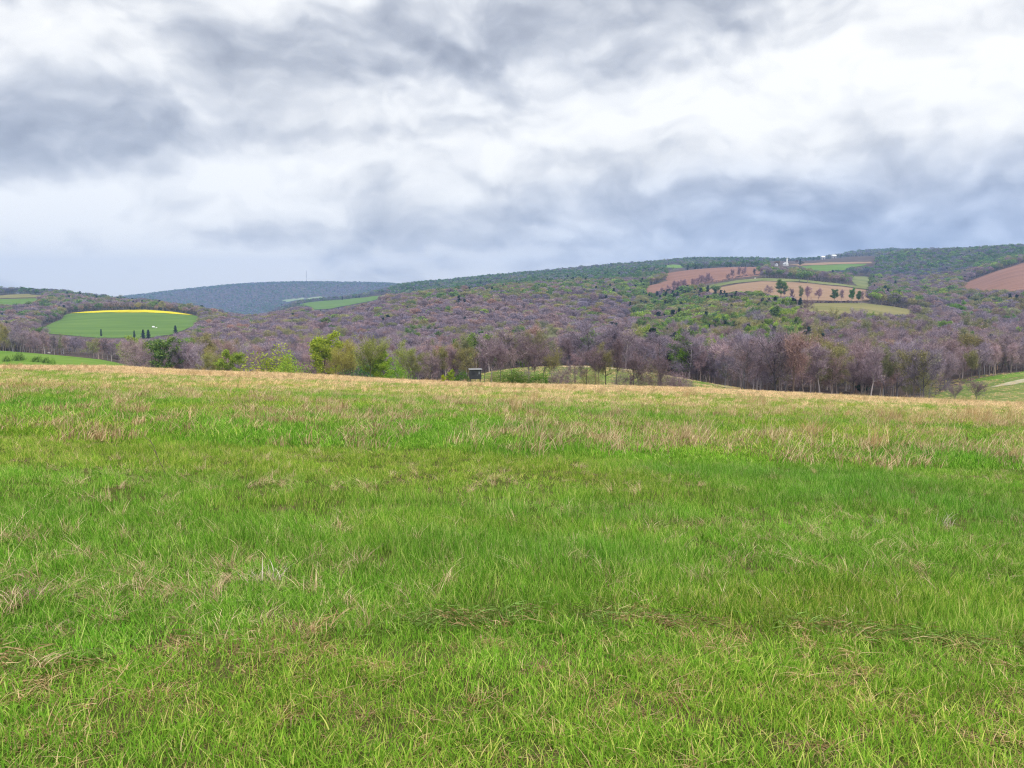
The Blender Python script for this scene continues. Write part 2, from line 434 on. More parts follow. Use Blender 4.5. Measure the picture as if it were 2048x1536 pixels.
field('ridge_green_patch', [(1316, 536), (1345, 529.5), (1372, 531), (1378, 535), (1345, 537)], (1750, 2600), M['g_near'], .8)
field('rough_hump_pasture', [(955, None, 132), (955, 743), (1000, 740), (1060, 735), (1130, 732.5), (1200, 735), (1250, 740), (1300, 746), (1400, 763), (1470, 777), (1480, None, 132)], (130, 222), M['hump'], .06)
field('pale_track', [(1120, 734.5), (1130, 732.4), (1200, 734.5), (1250, 739), (1300, 745), (1400, 762), (1470, 775.5), (1462, 777.5), (1400, 764), (1300, 747.5), (1250, 741), (1200, 736)], (150, 228), M['pale'], .11, clear=False)
field('right_meadow', [(1850, None, 140), (1870, 795), (1900, 775), (1960, 762), (2048, 752), (2300, None, 262), (2400, None, 140)], (135, 262), M['hump'], .06)
field('right_green_strip', [(1930, 766), (1960, 757), (2000, 750), (2048, 743), (2300, None, 272), (2300, None, 258), (2048, 752), (1990, 760)], (160, 285), M['g_near'], .1)
field('right_stubble', [(1975, 776), (2010, 766), (2048, 758), (2300, None, 250), (2300, None, 236), (2048, 765), (2010, 772)], (160, 285), M['pale'], .13, clear=False)

# ------------------------------------------------------------------ tree shapes
def unit(v): return v / np.maximum(np.linalg.norm(v, axis=-1, keepdims=True), 1e-9)

def ribbons(P, Q, w, rg, taper=0.35):
    P = np.asarray(P, float); Q = np.asarray(Q, float); n = len(P)
    d = unit(Q - P); r = rg.normal(size=(n, 3)); s = unit(np.cross(d, r)) * (np.asarray(w).reshape(-1, 1) * 0.5)
    V = np.stack([P - s, P + s, Q + s*taper, Q - s*taper], 1).reshape(-1, 3)
    return V, np.arange(4*n).reshape(n, 4)

def tubes(P, Q, r0, r1, k=5):
    P = np.asarray(P, float); Q = np.asarray(Q, float); n = len(P)
    d = unit(Q - P); a = unit(np.cross(d, np.array([[.31, .95, .11]]))); b = np.cross(d, a)
    th = 2*np.pi*np.arange(k)/k
    c = np.cos(th)[None, :, None]; s = np.sin(th)[None, :, None]
    ring = a[:, None]*c + b[:, None]*s
    A = P[:, None] + ring*np.asarray(r0).reshape(-1, 1, 1); B = Q[:, None] + ring*np.asarray(r1).reshape(-1, 1, 1)
    V = np.concatenate([A, B], 1).reshape(-1, 3)
    i = np.arange(k); j = (i+1) % k
    q = np.stack([i, j, k+j, k+i], -1)
    return V, (np.arange(n)[:, None, None]*2*k + q[None]).reshape(-1, 4)

def leaves(C, size, rg):
    n = len(C); a = unit(rg.normal(size=(n, 3))); b = unit(np.cross(a, rg.normal(size=(n, 3))))
    s = (np.asarray(size).reshape(-1, 1))*0.5
    V = np.stack([C - a*s, C - b*s*.7, C + a*s, C + b*s*.7], 1).reshape(-1, 3)
    return V, np.arange(4*n).reshape(n, 4)

def cat(parts):
    V = []; Fc = []; o = 0
    for v, f in parts:
        V.append(v); Fc.append(f + o); o += len(v)
    return np.concatenate(V), np.concatenate(Fc)

def path(rg, p, d, L, n, jit, lift):
    pts = [np.array(p, float)]; d = np.array(d, float)
    for k in range(n):
        d = d + rg.normal(size=3)*jit + np.array([0, 0, lift]); d /= np.linalg.norm(d)
        pts.append(pts[-1] + d*L/n)
    return pts

def make_tree(kind, seed, H, lod, form='round', lean=0.0):
    """returns (trunk, crown) as (verts, quads).  lod 0 near, 1 middle distance, 2 far"""
    rg = np.random.default_rng(seed)
    tp, tq, t0, t1 = [], [], [], []          # tubes
    bp, bq, bw = [], [], []                  # branch ribbons (part of the trunk mesh)
    nodes = []                               # crown seats: (point, direction)
    R0 = H*0.013 + 0.03
    if kind == 'pine':
        tr = path(rg, (0, 0, -0.6), (0, 0, 1), H*0.97, 6, .015, .02)
        for a, b, k in zip(tr, tr[1:], range(6)):
            tp.append(a); tq.append(b); t0.append(R0*(1-k/6.5)); t1.append(R0*(1-(k+1)/6.5))
        C = []
        nw = (26, 13, 7)[lod]; per = (8, 6, 4)[lod]; dens = (14, 7, 3)[lod]
        W = H*rg.uniform(.2, .27)
        for i in range(nw):
            s = 0.1 + 0.89*(i + rg.uniform(-.3, .3))/nw; s = min(max(s, .06), .99)
            rad = W*((1-s)**.75)*rg.uniform(.75, 1.2) * min(1, .45 + s*2.2)
            zc = s*H
            for j in range(per):
                az = rg.uniform(0, 2*np.pi); L = rad*rg.uniform(.55, 1.15)
                base = np.array([0, 0, zc]); tip = np.array([math.cos(az)*L, math.sin(az)*L, zc + L*rg.uniform(-.15, .35)])
                if lod == 0: bp.append(base); bq.append(tip); bw.append(.07)
                t = rg.uniform(.1, 1.05, size=(dens, 1))
                C.append(base + (tip-base)*t + rg.normal(size=(dens, 3))*np.array([.3, .3, .22])*(1, 1.2, 1.6)[lod])
        C = np.concatenate(C)
        crown = leaves(C, rg.uniform(.35, .75, len(C))*(1, 1.6, 3.0)[lod], rg)
    elif form == 'shrub':
        ns = 9
        cl = []
        for i in range(ns):
            az = i*2.4 + rg.uniform(-.4, .4); el = rg.uniform(.55, 1.35)
            d = np.array([math.cos(az)*math.cos(el), math.sin(az)*math.cos(el), math.sin(el)])
            L = H*rg.uniform(.5, .85)*(1 if el > .9 else .85)
            pp = path(rg, (0, 0, -.3), d, L, 4, .12, .12)
            for m, (a, b) in enumerate(zip(pp, pp[1:])):
                tp.append(a); tq.append(b); t0.append(R0*.4*(1-.22*m)); t1.append(R0*.4*(1-.22*(m+1)))
            cl += pp[2:]
        n = (2600, 800, 200)[lod]
        q = rg.normal(size=(n, 3)); q /= np.linalg.norm(q, axis=1, keepdims=True); q *= rg.uniform(.35, 1, (n, 1))**.5
        q[:, 2] = np.abs(q[:, 2])
        lump = 1 + .28*np.sin(q[:, :1]*5 + seed) + .22*np.cos(q[:, 1:2]*6 + seed*2)
        C = q*lump*np.array([.56, .56, .84])*H + np.array([0, 0, .08*H])
        if kind in ('bare', 'olive'):
            dr = unit(q*.8 + rg.normal(size=(n, 3))*.6 + np.array([0, 0, .3]))
            crown = ribbons(C, C + dr*H*rg.uniform(.06, .16, (n, 1)), rg.uniform(.5, 1.2, n)*.09, rg)
        else:
            crown = leaves(C, rg.uniform(.35, .8, n), rg)
    else:
        nl = (11, 8, 4)[lod]; nb = (5, 4, 2)[lod]
        cb = {'round': .22, 'tall': .32, 'vase': .25, 'low': .10}[form]
        wide = {'round': 1.0, 'tall': .72, 'vase': 1.0, 'low': 1.15}[form]
        top = .8 if form != 'vase' else .55
        tr = path(rg, (0, 0, -0.6), (lean, 0, 1), H*top + .6, 7, .05, .04)
        for k, (a, b) in enumerate(zip(tr, tr[1:])):
            f = lambda q: R0*(1 - .8*q/7) + (R0*.5 if q == 0 else 0)
            tp.append(a); tq.append(b); t0.append(f(k)); t1.append(f(k+1))
        for i in range(nl):
            s = cb + (top-.02-cb)*(i+rg.uniform(0, .9))/nl
            q = s/top*7; k = min(int(q), 6); p = tr[k] + (tr[k+1]-tr[k])*(q-k)
            az = i*2.4 + rg.uniform(-.5, .5)
            el = rg.uniform(.35, .8) if form != 'vase' else rg.uniform(.8, 1.15)
            if form == 'tall': el += .3
            rel = (s-cb)/(1-cb)
            L = H*wide*(.36*(1-rel**2*.55))*rg.uniform(.75, 1.15)
            if form == 'vase': L = H*rg.uniform(.42, .58)
            d = np.array([math.cos(az)*math.cos(el), math.sin(az)*math.cos(el), math.sin(el)])
            lp = path(rg, p, d, L, 4, .14, .10)
            r = R0*.42*(1-.5*rel)
            for m, (a, b) in enumerate(zip(lp, lp[1:])):
                tp.append(a); tq.append(b); t0.append(r*(1-.22*m)); t1.append(r*(1-.22*(m+1)))
            for j in range(nb):
                m = rg.uniform(.9, 3.9); mi = int(m); bpnt = lp[mi] + (lp[mi+1]-lp[mi])*(m-mi)
                dd = unit(d + rg.normal(size=3)*.75 + np.array([0, 0, .25]))
                Lb = L*rg.uniform(.32, .6)
                pp = path(rg, bpnt, dd, Lb, 3, .2, .08)
                for a, b in zip(pp, pp[1:]):
                    bp.append(a); bq.append(b); bw.append((.085, .13, .3)[lod])
                for a, b in zip(pp, pp[1:]):
                    for z in range((3, 2, 1)[lod]): nodes.append((a + (b-a)*rg.uniform(0, 1), b-a))
            nodes.append((lp[-1], lp[-1]-lp[-2])); nodes.append((lp[-2], lp[-1]-lp[-3]))
        for z in range((6, 4, 2)[lod]): nodes.append((tr[-1] + rg.normal(size=3)*.3, tr[-1]-tr[-2]))
        if lod > 0:
            nd = (9, 4)[lod-1]; per = (150, 40)[lod-1] if kind in ('bare', 'olive') else (110, 36)[lod-1]
            cs, rs = [], []
            for i in range(nd):
                az = 2.4*i + rg.uniform(-.5, .5); rr = H*rg.uniform(.08, .22)*(i > 0)
                c = np.array([math.cos(az)*rr, math.sin(az)*rr, H*(.66 + rg.uniform(-.16, .10))]); R_ = H*rg.uniform(.14, .22)
                q = rg.normal(size=(per, 3)) + np.array([0, 0, .5]); q = unit(q)
                rr_ = R_*rg.uniform(.72, 1.0, (per, 1))
                cs.append(c + q*rr_*np.array([1, 1, .95])); rs.append(q)
            A = np.concatenate(cs); B = np.concatenate(rs); n = len(A)
            if kind in ('bare', 'olive'):
                dr = unit(B*.8 + rg.normal(size=(n, 3))*.55 + np.array([0, 0, .2]))
                crown = ribbons(A - dr*.5, A + dr*rg.uniform(.4, 1.0, (n, 1))*(1, 1.6)[lod-1], rg.uniform(.5, 1.2, n)*(.17, .55)[lod-1], rg)
                if kind == 'olive':
                    C = A[::2] + B[::2]*.3; crown = cat([crown, leaves(C, rg.uniform(.3, .6, len(C))*(1, 2.0)[lod-1], rg)])
            else:
                crown = leaves(A + rg.normal(size=A.shape)*.25, rg.uniform(.6, 1.15, n)*(1, 1.9)[lod-1], rg)
            tv = [tubes(tp, tq, t0, t1, (6, 4, 3)[lod])]
            if bp: tv.append(ribbons(bp, bq, bw, rg, .6))
            return cat(tv), crown
        P = np.array([n[0] for n in nodes]); D = unit(np.array([n[1] for n in nodes]))
        if kind == 'bare' or kind == 'olive':
            per = (8, 5, 4)[lod]
            A = np.repeat(P, per, 0); B = np.repeat(D, per, 0); n = len(A)
            A = A + rg.normal(size=(n, 3))*(.35, .5, .9)[lod]
            dr = unit(B*.7 + rg.normal(size=(n, 3))*.65 + np.array([0, 0, .3]))
            L = rg.uniform(.5, 1.35, (n, 1))*(1, 1.25, 2.0)[lod]*min(1.0, .45 + H/22)
            crown = ribbons(A, A + dr*L, rg.uniform(.5, 1.2, n)*(.046, .15, .5)[lod], rg)
            if kind == 'olive':
                C = (A + dr*L*rg.uniform(.3, 1.1, (n, 1)))[::2]
                crown = cat([crown, leaves(C + rg.normal(size=C.shape)*.2, rg.uniform(.15, .32, len(C))*(1, 1.6, 3.6)[lod], rg)])
        else:
            per = (16, 8, 5)[lod]
            A = np.repeat(P, per, 0); n = len(A)
            sc = H/13
            A = A + unit(rg.normal(size=(n, 3)))*rg.uniform(.1, 1.25, (n, 1))*sc*np.array([1, 1, .75])
            crown = leaves(A, rg.uniform(.25, .52, n)*(1, 1.75, 3.4)[lod]*(.6+.4*sc), rg)
    tv = [tubes(tp, tq, t0, t1, (6, 4, 3)[lod])]
    if bp: tv.append(ribbons(bp, bq, bw, rg, .6))
    return cat(tv), crown

NOLINK = {}      # prototype collections used by the distant, uncountable stuff only
def proto_coll(name, meshes):
    c = bpy.data.collections.new(name)
    for i, me in enumerate(meshes):
        o = bpy.data.objects.new(f'{name}_{i:02d}', me); c.objects.link(o)
    return c

def scatter(name, coll, pts, rot, scl, idx, tint, label, cat_):
    n = len(pts)
    me = bpy.data.meshes.new(name); me.vertices.add(n)
    me.vertices.foreach_set('co', np.asarray(pts, np.float32).ravel())
    for nm, typ, key, dat in (('rot', 'FLOAT_VECTOR', 'vector', rot), ('scl', 'FLOAT_VECTOR', 'vector', scl),
                              ('idx', 'INT', 'value', idx), ('tint', 'FLOAT_COLOR', 'color', tint)):
        a = me.attributes.new(nm, typ, 'POINT')
        dat = np.asarray(dat)
        if nm == 'tint': dat = np.concatenate([dat, np.ones((n, 1))], 1)
        a.data.foreach_set(key, dat.astype(np.int32 if typ == 'INT' else np.float32).ravel())
    o = link(name, me)
    ng = bpy.data.node_groups.new(name, 'GeometryNodeTree')
    ng.interface.new_socket('Geometry', in_out='INPUT', socket_type='NodeSocketGeometry')
    ng.interface.new_socket('Geometry', in_out='OUTPUT', socket_type='NodeSocketGeometry')
    gi = ng.nodes.new('NodeGroupInput'); go = ng.nodes.new('NodeGroupOutput')
    ci = ng.nodes.new('GeometryNodeCollectionInfo'); ci.inputs['Collection'].default_value = coll
    ci.inputs['Separate Children'].default_value = True; ci.inputs['Reset Children'].default_value = True
    ip = ng.nodes.new('GeometryNodeInstanceOnPoints'); ip.inputs['Pick Instance'].default_value = True
    def attr(nm, ty):
        a = ng.nodes.new('GeometryNodeInputNamedAttribute'); a.data_type = ty; a.inputs['Name'].default_value = nm
        return a.outputs['Attribute']
    L = ng.links.new
    L(gi.outputs[0], ip.inputs['Points']); L(ci.outputs[0], ip.inputs['Instance'])
    L(attr('idx', 'INT'), ip.inputs['Instance Index']); L(attr('rot', 'FLOAT_VECTOR'), ip.inputs['Rotation'])
    L(attr('scl', 'FLOAT_VECTOR'), ip.inputs['Scale']); L(ip.outputs[0], go.inputs[0])
    md = o.modifiers.new('scatter', 'NODES'); md.node_group = ng
    return tag(o, label, cat_, kind='stuff')

KINDS = ['bare', 'olive', 'green', 'lime', 'pine']
HREF = 13.0
FORMS = ['round', 'round', 'tall', 'low']
def tree_meshes(kind, seed, H, lod, form, md, lean=0.0):
    t, c = make_tree(kind, seed, H, lod, form, lean)
    return (mesh_np('trunk', t[0], [t[1]], [M['bark_'+md]], smooth=True), mesh_np('crown', c[0], [c[1]], [M[kind+'_'+md]]))
def tree_single(kind, seed, H, lod, form):
    t, c = make_tree(kind, seed, H, lod, form)
    V, f = cat([t, c])
    mi = np.concatenate([np.zeros(len(t[1])), np.ones(len(c[1]))])
    return mesh_np('tree', V, [f], [M['bark_inst'], M[kind+'_inst']], mi)

NVAR = {0: 4, 1: 5, 2: 3}
ptab = {}
WOOD = {}
for lod in (0, 1, 2):
    ms = []
    for ki, k in enumerate(KINDS):
        for v in range(NVAR[lod]):
            ms.append(tree_single(k, 1000*lod + 50*ki + v, HREF, lod, FORMS[v % 4]))
    WOOD[lod] = proto_coll('wood_tree_kinds_%d' % lod, ms)

# ------------------------------------------------------------------ where trees stand
def front_of_wood(u):
    return np.interp(u, [-400, 250, 285, 330, 900, 945, 965, 1440, 1475, 1860, 1900, 2300], [150, 150, 205, 245, 245, 240, 236, 238, 178, 172, 180, 180])

def forest_points():
    out = []
    for y0, y1, s in ((165, 450, 7.0), (450, 900, 8.2), (900, 1600, 9.4), (1600, 3100, 13.0), (3100, 5700, 21.0)):
        xs = np.arange(-0.8*y1, 0.8*y1, s); ys = np.arange(y0, y1, s)
        X, Y = np.meshgrid(xs, ys); X = X.ravel() + rng.uniform(-.48, .48, X.size)*s; Y = Y.ravel() + rng.uniform(-.48, .48, Y.size)*s
        k = (np.abs(X) < .75*Y + 10) & (Y > y0) & (Y < y1); X = X[k]; Y = Y[k]
        h = rng.normal(12.5, 1.9, len(X)).clip(7.5, 18)
        if 7 < s < 11: h *= 1.12
        if s > 15: h *= 1.1
        out.append(np.stack([X, Y, h, np.full(len(X), s)], 1))
    P = np.concatenate(out)
    X, Y, h, s = P.T
    Z = height(X, Y); u, v = project(X, Y, Z)
    keep = Y > front_of_wood(u)
    # hidden behind the ground
    S = np.maximum.accumulate((ZG - EYE) / YG[None, :], axis=1)
    it = np.clip(((X/Y - TG[0])/(TG[1]-TG[0])).round().astype(int), 0, NT-1)
    iy = np.clip(np.searchsorted(YG, Y*.985) - 1, 0, NY-1)
    keep &= ((Z + h + 5 - EYE)/Y) >= S[it, iy] - .001
    # on or in front of an open field
    for pix, wp, yd, full in PATCH:
        keep &= ~in_poly(wp, X, Y)
        nf = Y < yd + 200
        for fr in ((.25, .6, .95) if full else (.25, .7)):
            uu, vv = project(X, Y, Z + h*fr)
            keep &= ~(in_poly(pix, uu, vv) & (yd > 500) & nf)
    # the church hilltop stays open
    _, vtop = project(X, Y, Z + h)
    keep &= ~((u > 1535) & (u < 1752) & (vtop < 531.5) & (Y < 2650))
    return P[keep], Z[keep]
FP, FZ = forest_points()

def species(u, v, x, y):
    """shares of bare / budding / green / lime / pine by stretch of hillside"""
    n = len(u); W = np.tile(np.array([.775, .17, .028, .010, .016]), (n, 1))
    def zone(mask, w): W[mask] = w
    zone((u > 830) & (u < 1340) & (v < 612), [.30, .30, .30, .07, .03])
    zone((u > 1000) & (u < 1350) & (v < 572), [.25, .22, .42, .05, .06])
    zone((u > 1270) & (u < 1620) & (v > 580) & (v < 715), [.17, .17, .40, .16, .10])
    zone((u > 1290) & (u < 1480) & (v > 585) & (v < 612), [.15, .1, .2, .05, .5])
    zone((u > 1600) & (v < 660), [.56, .22, .17, .035, .015])
    zone((u > 1740) & (v < 545), [.30, .24, .34, .10, .02])
    zone((u > 1740) & (v < 535) & (v > 512), [.2, .22, .36, .2, .02])
    zone((u > 1520) & (u < 1760) & (v < 585), [.48, .2, .26, .03, .03])
    zone((u < 420) & (v < 650), [.50, .22, .24, .0, .04])
    zone((u > 560) & (u < 830) & (v < 622) & (y > 1500), [.55, .2, .2, .02, .03])
    zone(y > 3300, [.34, .14, .48, .0, .04])
    zone((y > 1500) & (u > 780) & (u < 1560), [.18, .17, .56, .02, .07])
    zone((u > 1270) & (u < 1480) & (v > 690) & (v < 730), [.55, .12, .15, .12, .06])
    # clumps of one kind
    a = fbm(x/110, y/110, 31, 3); 
    W[:, 2] *= np.clip((a-.32)*5, .1, 3); W[:, 1] *= np.clip((fbm(x/70, y/70, 41, 3)-.3)*5, .2, 2.5)
    W[:, 4] *= np.clip((fbm(x/40, y/40, 51, 2)-.35)*5, .1, 3)
    W /= W.sum(1, keepdims=True)
    c = W.cumsum(1); r = rng.uniform(size=(n, 1))
    return (r > c).sum(1).clip(0, 4)
FU, FV = project(FP[:, 0], FP[:, 1], FZ)
FK = species(FU, FV, FP[:, 0], FP[:, 1])
FK[(FK == 4) & (FP[:, 1] < 620) & (FU < 1270)] = 0
FK[(FK >= 2) & (FP[:, 1] < 330) & (FU > 1440)] = 0
FK[(FK >= 1) & (FP[:, 1] < 470) & (FU > 590) & (FU < 900)] = 0

# tints: each wood has its own cast, each tree a little of its own, plus a haze cast far off
def tree_tint(n, kind, x, y):
    t = np.ones((n, 3)) * rng.uniform(.78, 1.22, (n, 1))
    w = rng.uniform(-1, 1, n)
    t[:, 0] *= 1 + .10*w; t[:, 2] *= 1 - .12*w
    b = kind == 0
    big = fbm(x/120, y/120, 77, 3) - .5
    t[b, 0] *= 1 + .28*big[b]; t[b, 1] *= 1 + .2*big[b]
    rare = b & (rng.uniform(size=n) < .06)
    t[rare] *= np.array([1.25, 1.08, .85])
    dk = (y > 1500)[:, None]; t = np.where(dk, t*np.array([.64, .82, .92]), t)  # far ridges: darker green woods, with the blue of distance haze mixed into the tint
    return t
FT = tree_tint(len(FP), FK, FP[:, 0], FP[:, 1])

# how much of each tree shows past those in front of it
def shown_area():
    order = np.argsort(FP[:, 1]); sky = np.full(2600, 1e9); A = np.zeros(len(FP))
    _, vt = project(FP[:, 0], FP[:, 1], FZ + FP[:, 2])
    hw = .26*FP[:, 2]*F/FP[:, 1]
    for i in order:
        if FP[i, 1] > 700: break
        a = int(FU[i] - hw[i]) + 250; b = int(FU[i] + hw[i]) + 251
        if b < 255 or a > 2292: continue
        a = max(a, 0); b = min(b, 2599)
        s = sky[a:b]; base = min(FV[i], 800)
        A[i] = np.clip(np.minimum(s, base) - vt[i], 0, None).sum()
        sky[a:b] = np.minimum(s, vt[i] + 3)
    return A
AREA = shown_area()
LIMIT = {0: 255, 1: 110, 2: 75, 3: 40, 4: 55}
SINGLE = np.zeros(len(FP), bool)
for k, m in LIMIT.items():
    ids = np.where((FK == k) & (AREA > 25))[0]
    SINGLE[ids[np.argsort(-AREA[ids])[:m]]] = True
print('forest', len(FP), 'single', SINGLE.sum(), 'by kind', np.bincount(FK))

def wood_stuff(name, mask, lod, label):
    ids = np.where(mask & ~SINGLE)[0]
    n = len(ids)
    if not n: return
    P = np.stack([FP[ids, 0], FP[ids, 1], FZ[ids]], 1)
    rot = np.stack([np.zeros(n), np.zeros(n), rng.uniform(0, 6.28, n)], 1)
    s = FP[ids, 2]/HREF
    ws = s*rng.uniform(.85, 1.2, n) * np.where(FP[ids, 3] > 15, 1.6, np.where(FP[ids, 3] > 11, 1.25, np.where(FP[ids, 3] > 7.5, 1.18, 1.0)))
    idx = FK[ids]*NVAR[lod] + rng.integers(0, NVAR[lod], n)
    scatter(name, WOOD[lod], P, rot, np.stack([ws, ws, s], 1), idx, FT[ids], label, 'woodland')
yy = FP[:, 1]
wood_stuff('near_woodland', yy < 450, 0, 'thick bare purplish wood in the valley directly behind the meadow')
wood_stuff('hillside_woodland', (yy >= 450) & (yy < 1600), 1, 'purple and green mixed woodland covering the middle hillsides')
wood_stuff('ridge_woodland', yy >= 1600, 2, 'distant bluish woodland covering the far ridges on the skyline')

# ------------------------------------------------------------------ single trees
KNAME = {'bare': 'bare_tree', 'olive': 'budding_tree', 'green': 'leafy_tree', 'lime': 'lime_green_tree', 'pine': 'evergreen_tree'}
PROTO = {}
def tree_proto(kind, v, lod, form):
    key = (kind, v, lod, form)
    if key not in PROTO: PROTO[key] = tree_meshes(kind, 7000 + 31*v + len(PROTO), HREF, lod, form, 'obj')
    return PROTO[key]
def single_tree(x, y, h, kind, form, v, lod, tint, label, group, wide=1.0, cat_='tree', name=None, rz=None, tilt=0.0):
    t, c = tree_proto(kind, v, lod, form)
    z = float(height(x, y)); s = h/HREF
    r = empty(name or KNAME[kind], (x, y, z), label, cat_, group, rng.uniform(0, 6.28) if rz is None else rz)
    r.rotation_euler[1] = tilt
    r.scale = (s*wide, s*wide, s)
    col = (*[float(q) for q in tint], 1)
    pale = rng.choice([.45, .6, .8, 1.5])
    for nm, me in (('trunk', t), ('crown', c)):
        o = link(nm, me, r); o.color = col if nm == 'crown' or kind == 'pine' or y > 480 else (*[min(1.6, q*pale) for q in col[:3]], 1)
    return r

SIZE = ('short', 'middling', 'tall'); TONE = ('dark', 'mid-toned', 'pale')
FWORD = {'round': 'round-headed', 'tall': 'narrow', 'low': 'low-branched', 'vase': 'vase-shaped', 'shrub': 'bushy'}
KWORD = {'bare': 'bare grey-purple tree', 'olive': 'olive-budding tree', 'green': 'green-leaved tree', 'lime': 'lime-green tree', 'pine': 'dark evergreen'}
REG = [(290, 'above the left pasture'), (620, 'beyond the left meadow edge'), (945, 'beyond the meadow left of the hut'),
       (1290, 'behind the green hump'), (1470, 'above the pale track'), (1680, 'behind the meadow right of the track'),
       (1880, 'behind the right meadow edge'), (9999, 'beside the far-right field')]
ORD = ['leftmost', 'second', 'third', 'fourth', 'fifth', 'sixth', 'seventh', 'eighth', 'ninth', 'tenth', 'eleventh', 'twelfth', 'thirteenth', 'fourteenth', 'fifteenth', 'sixteenth', 'seventeenth', 'eighteenth', 'nineteenth', 'twentieth']
ORD_ = ORD
lab = {}
ids = np.where(SINGLE)[0]
ids = ids[np.argsort(FU[ids])]
info = {}
for i in ids:
    kind = KINDS[FK[i]]; form = ['round', 'tall', 'low', 'round'][rng.integers(0, 4)]
    if kind == 'pine': form = 'round'
    h = FP[i, 2]; tone = FT[i].mean()
    reg = next(t for a, t in REG if FU[i] < a)
    w = (SIZE[0 if h < 11.6 else 1 if h < 13.4 else 2], TONE[0 if tone < .9 else 1 if tone < 1.08 else 2])
    base = f"{w[0]} {w[1]} {FWORD[form] + ' ' if kind != 'pine' else ''}{KWORD[kind]} {reg}"
    lab.setdefault(base, []).append(i); info[i] = (kind, form, base)
for base, mem in lab.items():
    for k, i in enumerate(mem):
        kind, form, _ = info[i]
        L = base if len(mem) == 1 else f"{base}, {ORD[min(k, 19)]}{'' if k == 0 else ' from left'}"
        y = FP[i, 1]
        single_tree(FP[i, 0], y, FP[i, 2], kind, form, int(rng.integers(0, 3)), 0, FT[i], L,
                    {'bare': 'bare trees of the valley wood', 'olive': 'budding trees of the valley wood', 'green': 'leafy trees of the valley wood',
                     'lime': 'lime-green trees of the valley wood', 'pine': 'evergreens of the valley wood'}[kind], rng.uniform(.85, 1.2))

W1 = (1, 1, 1)
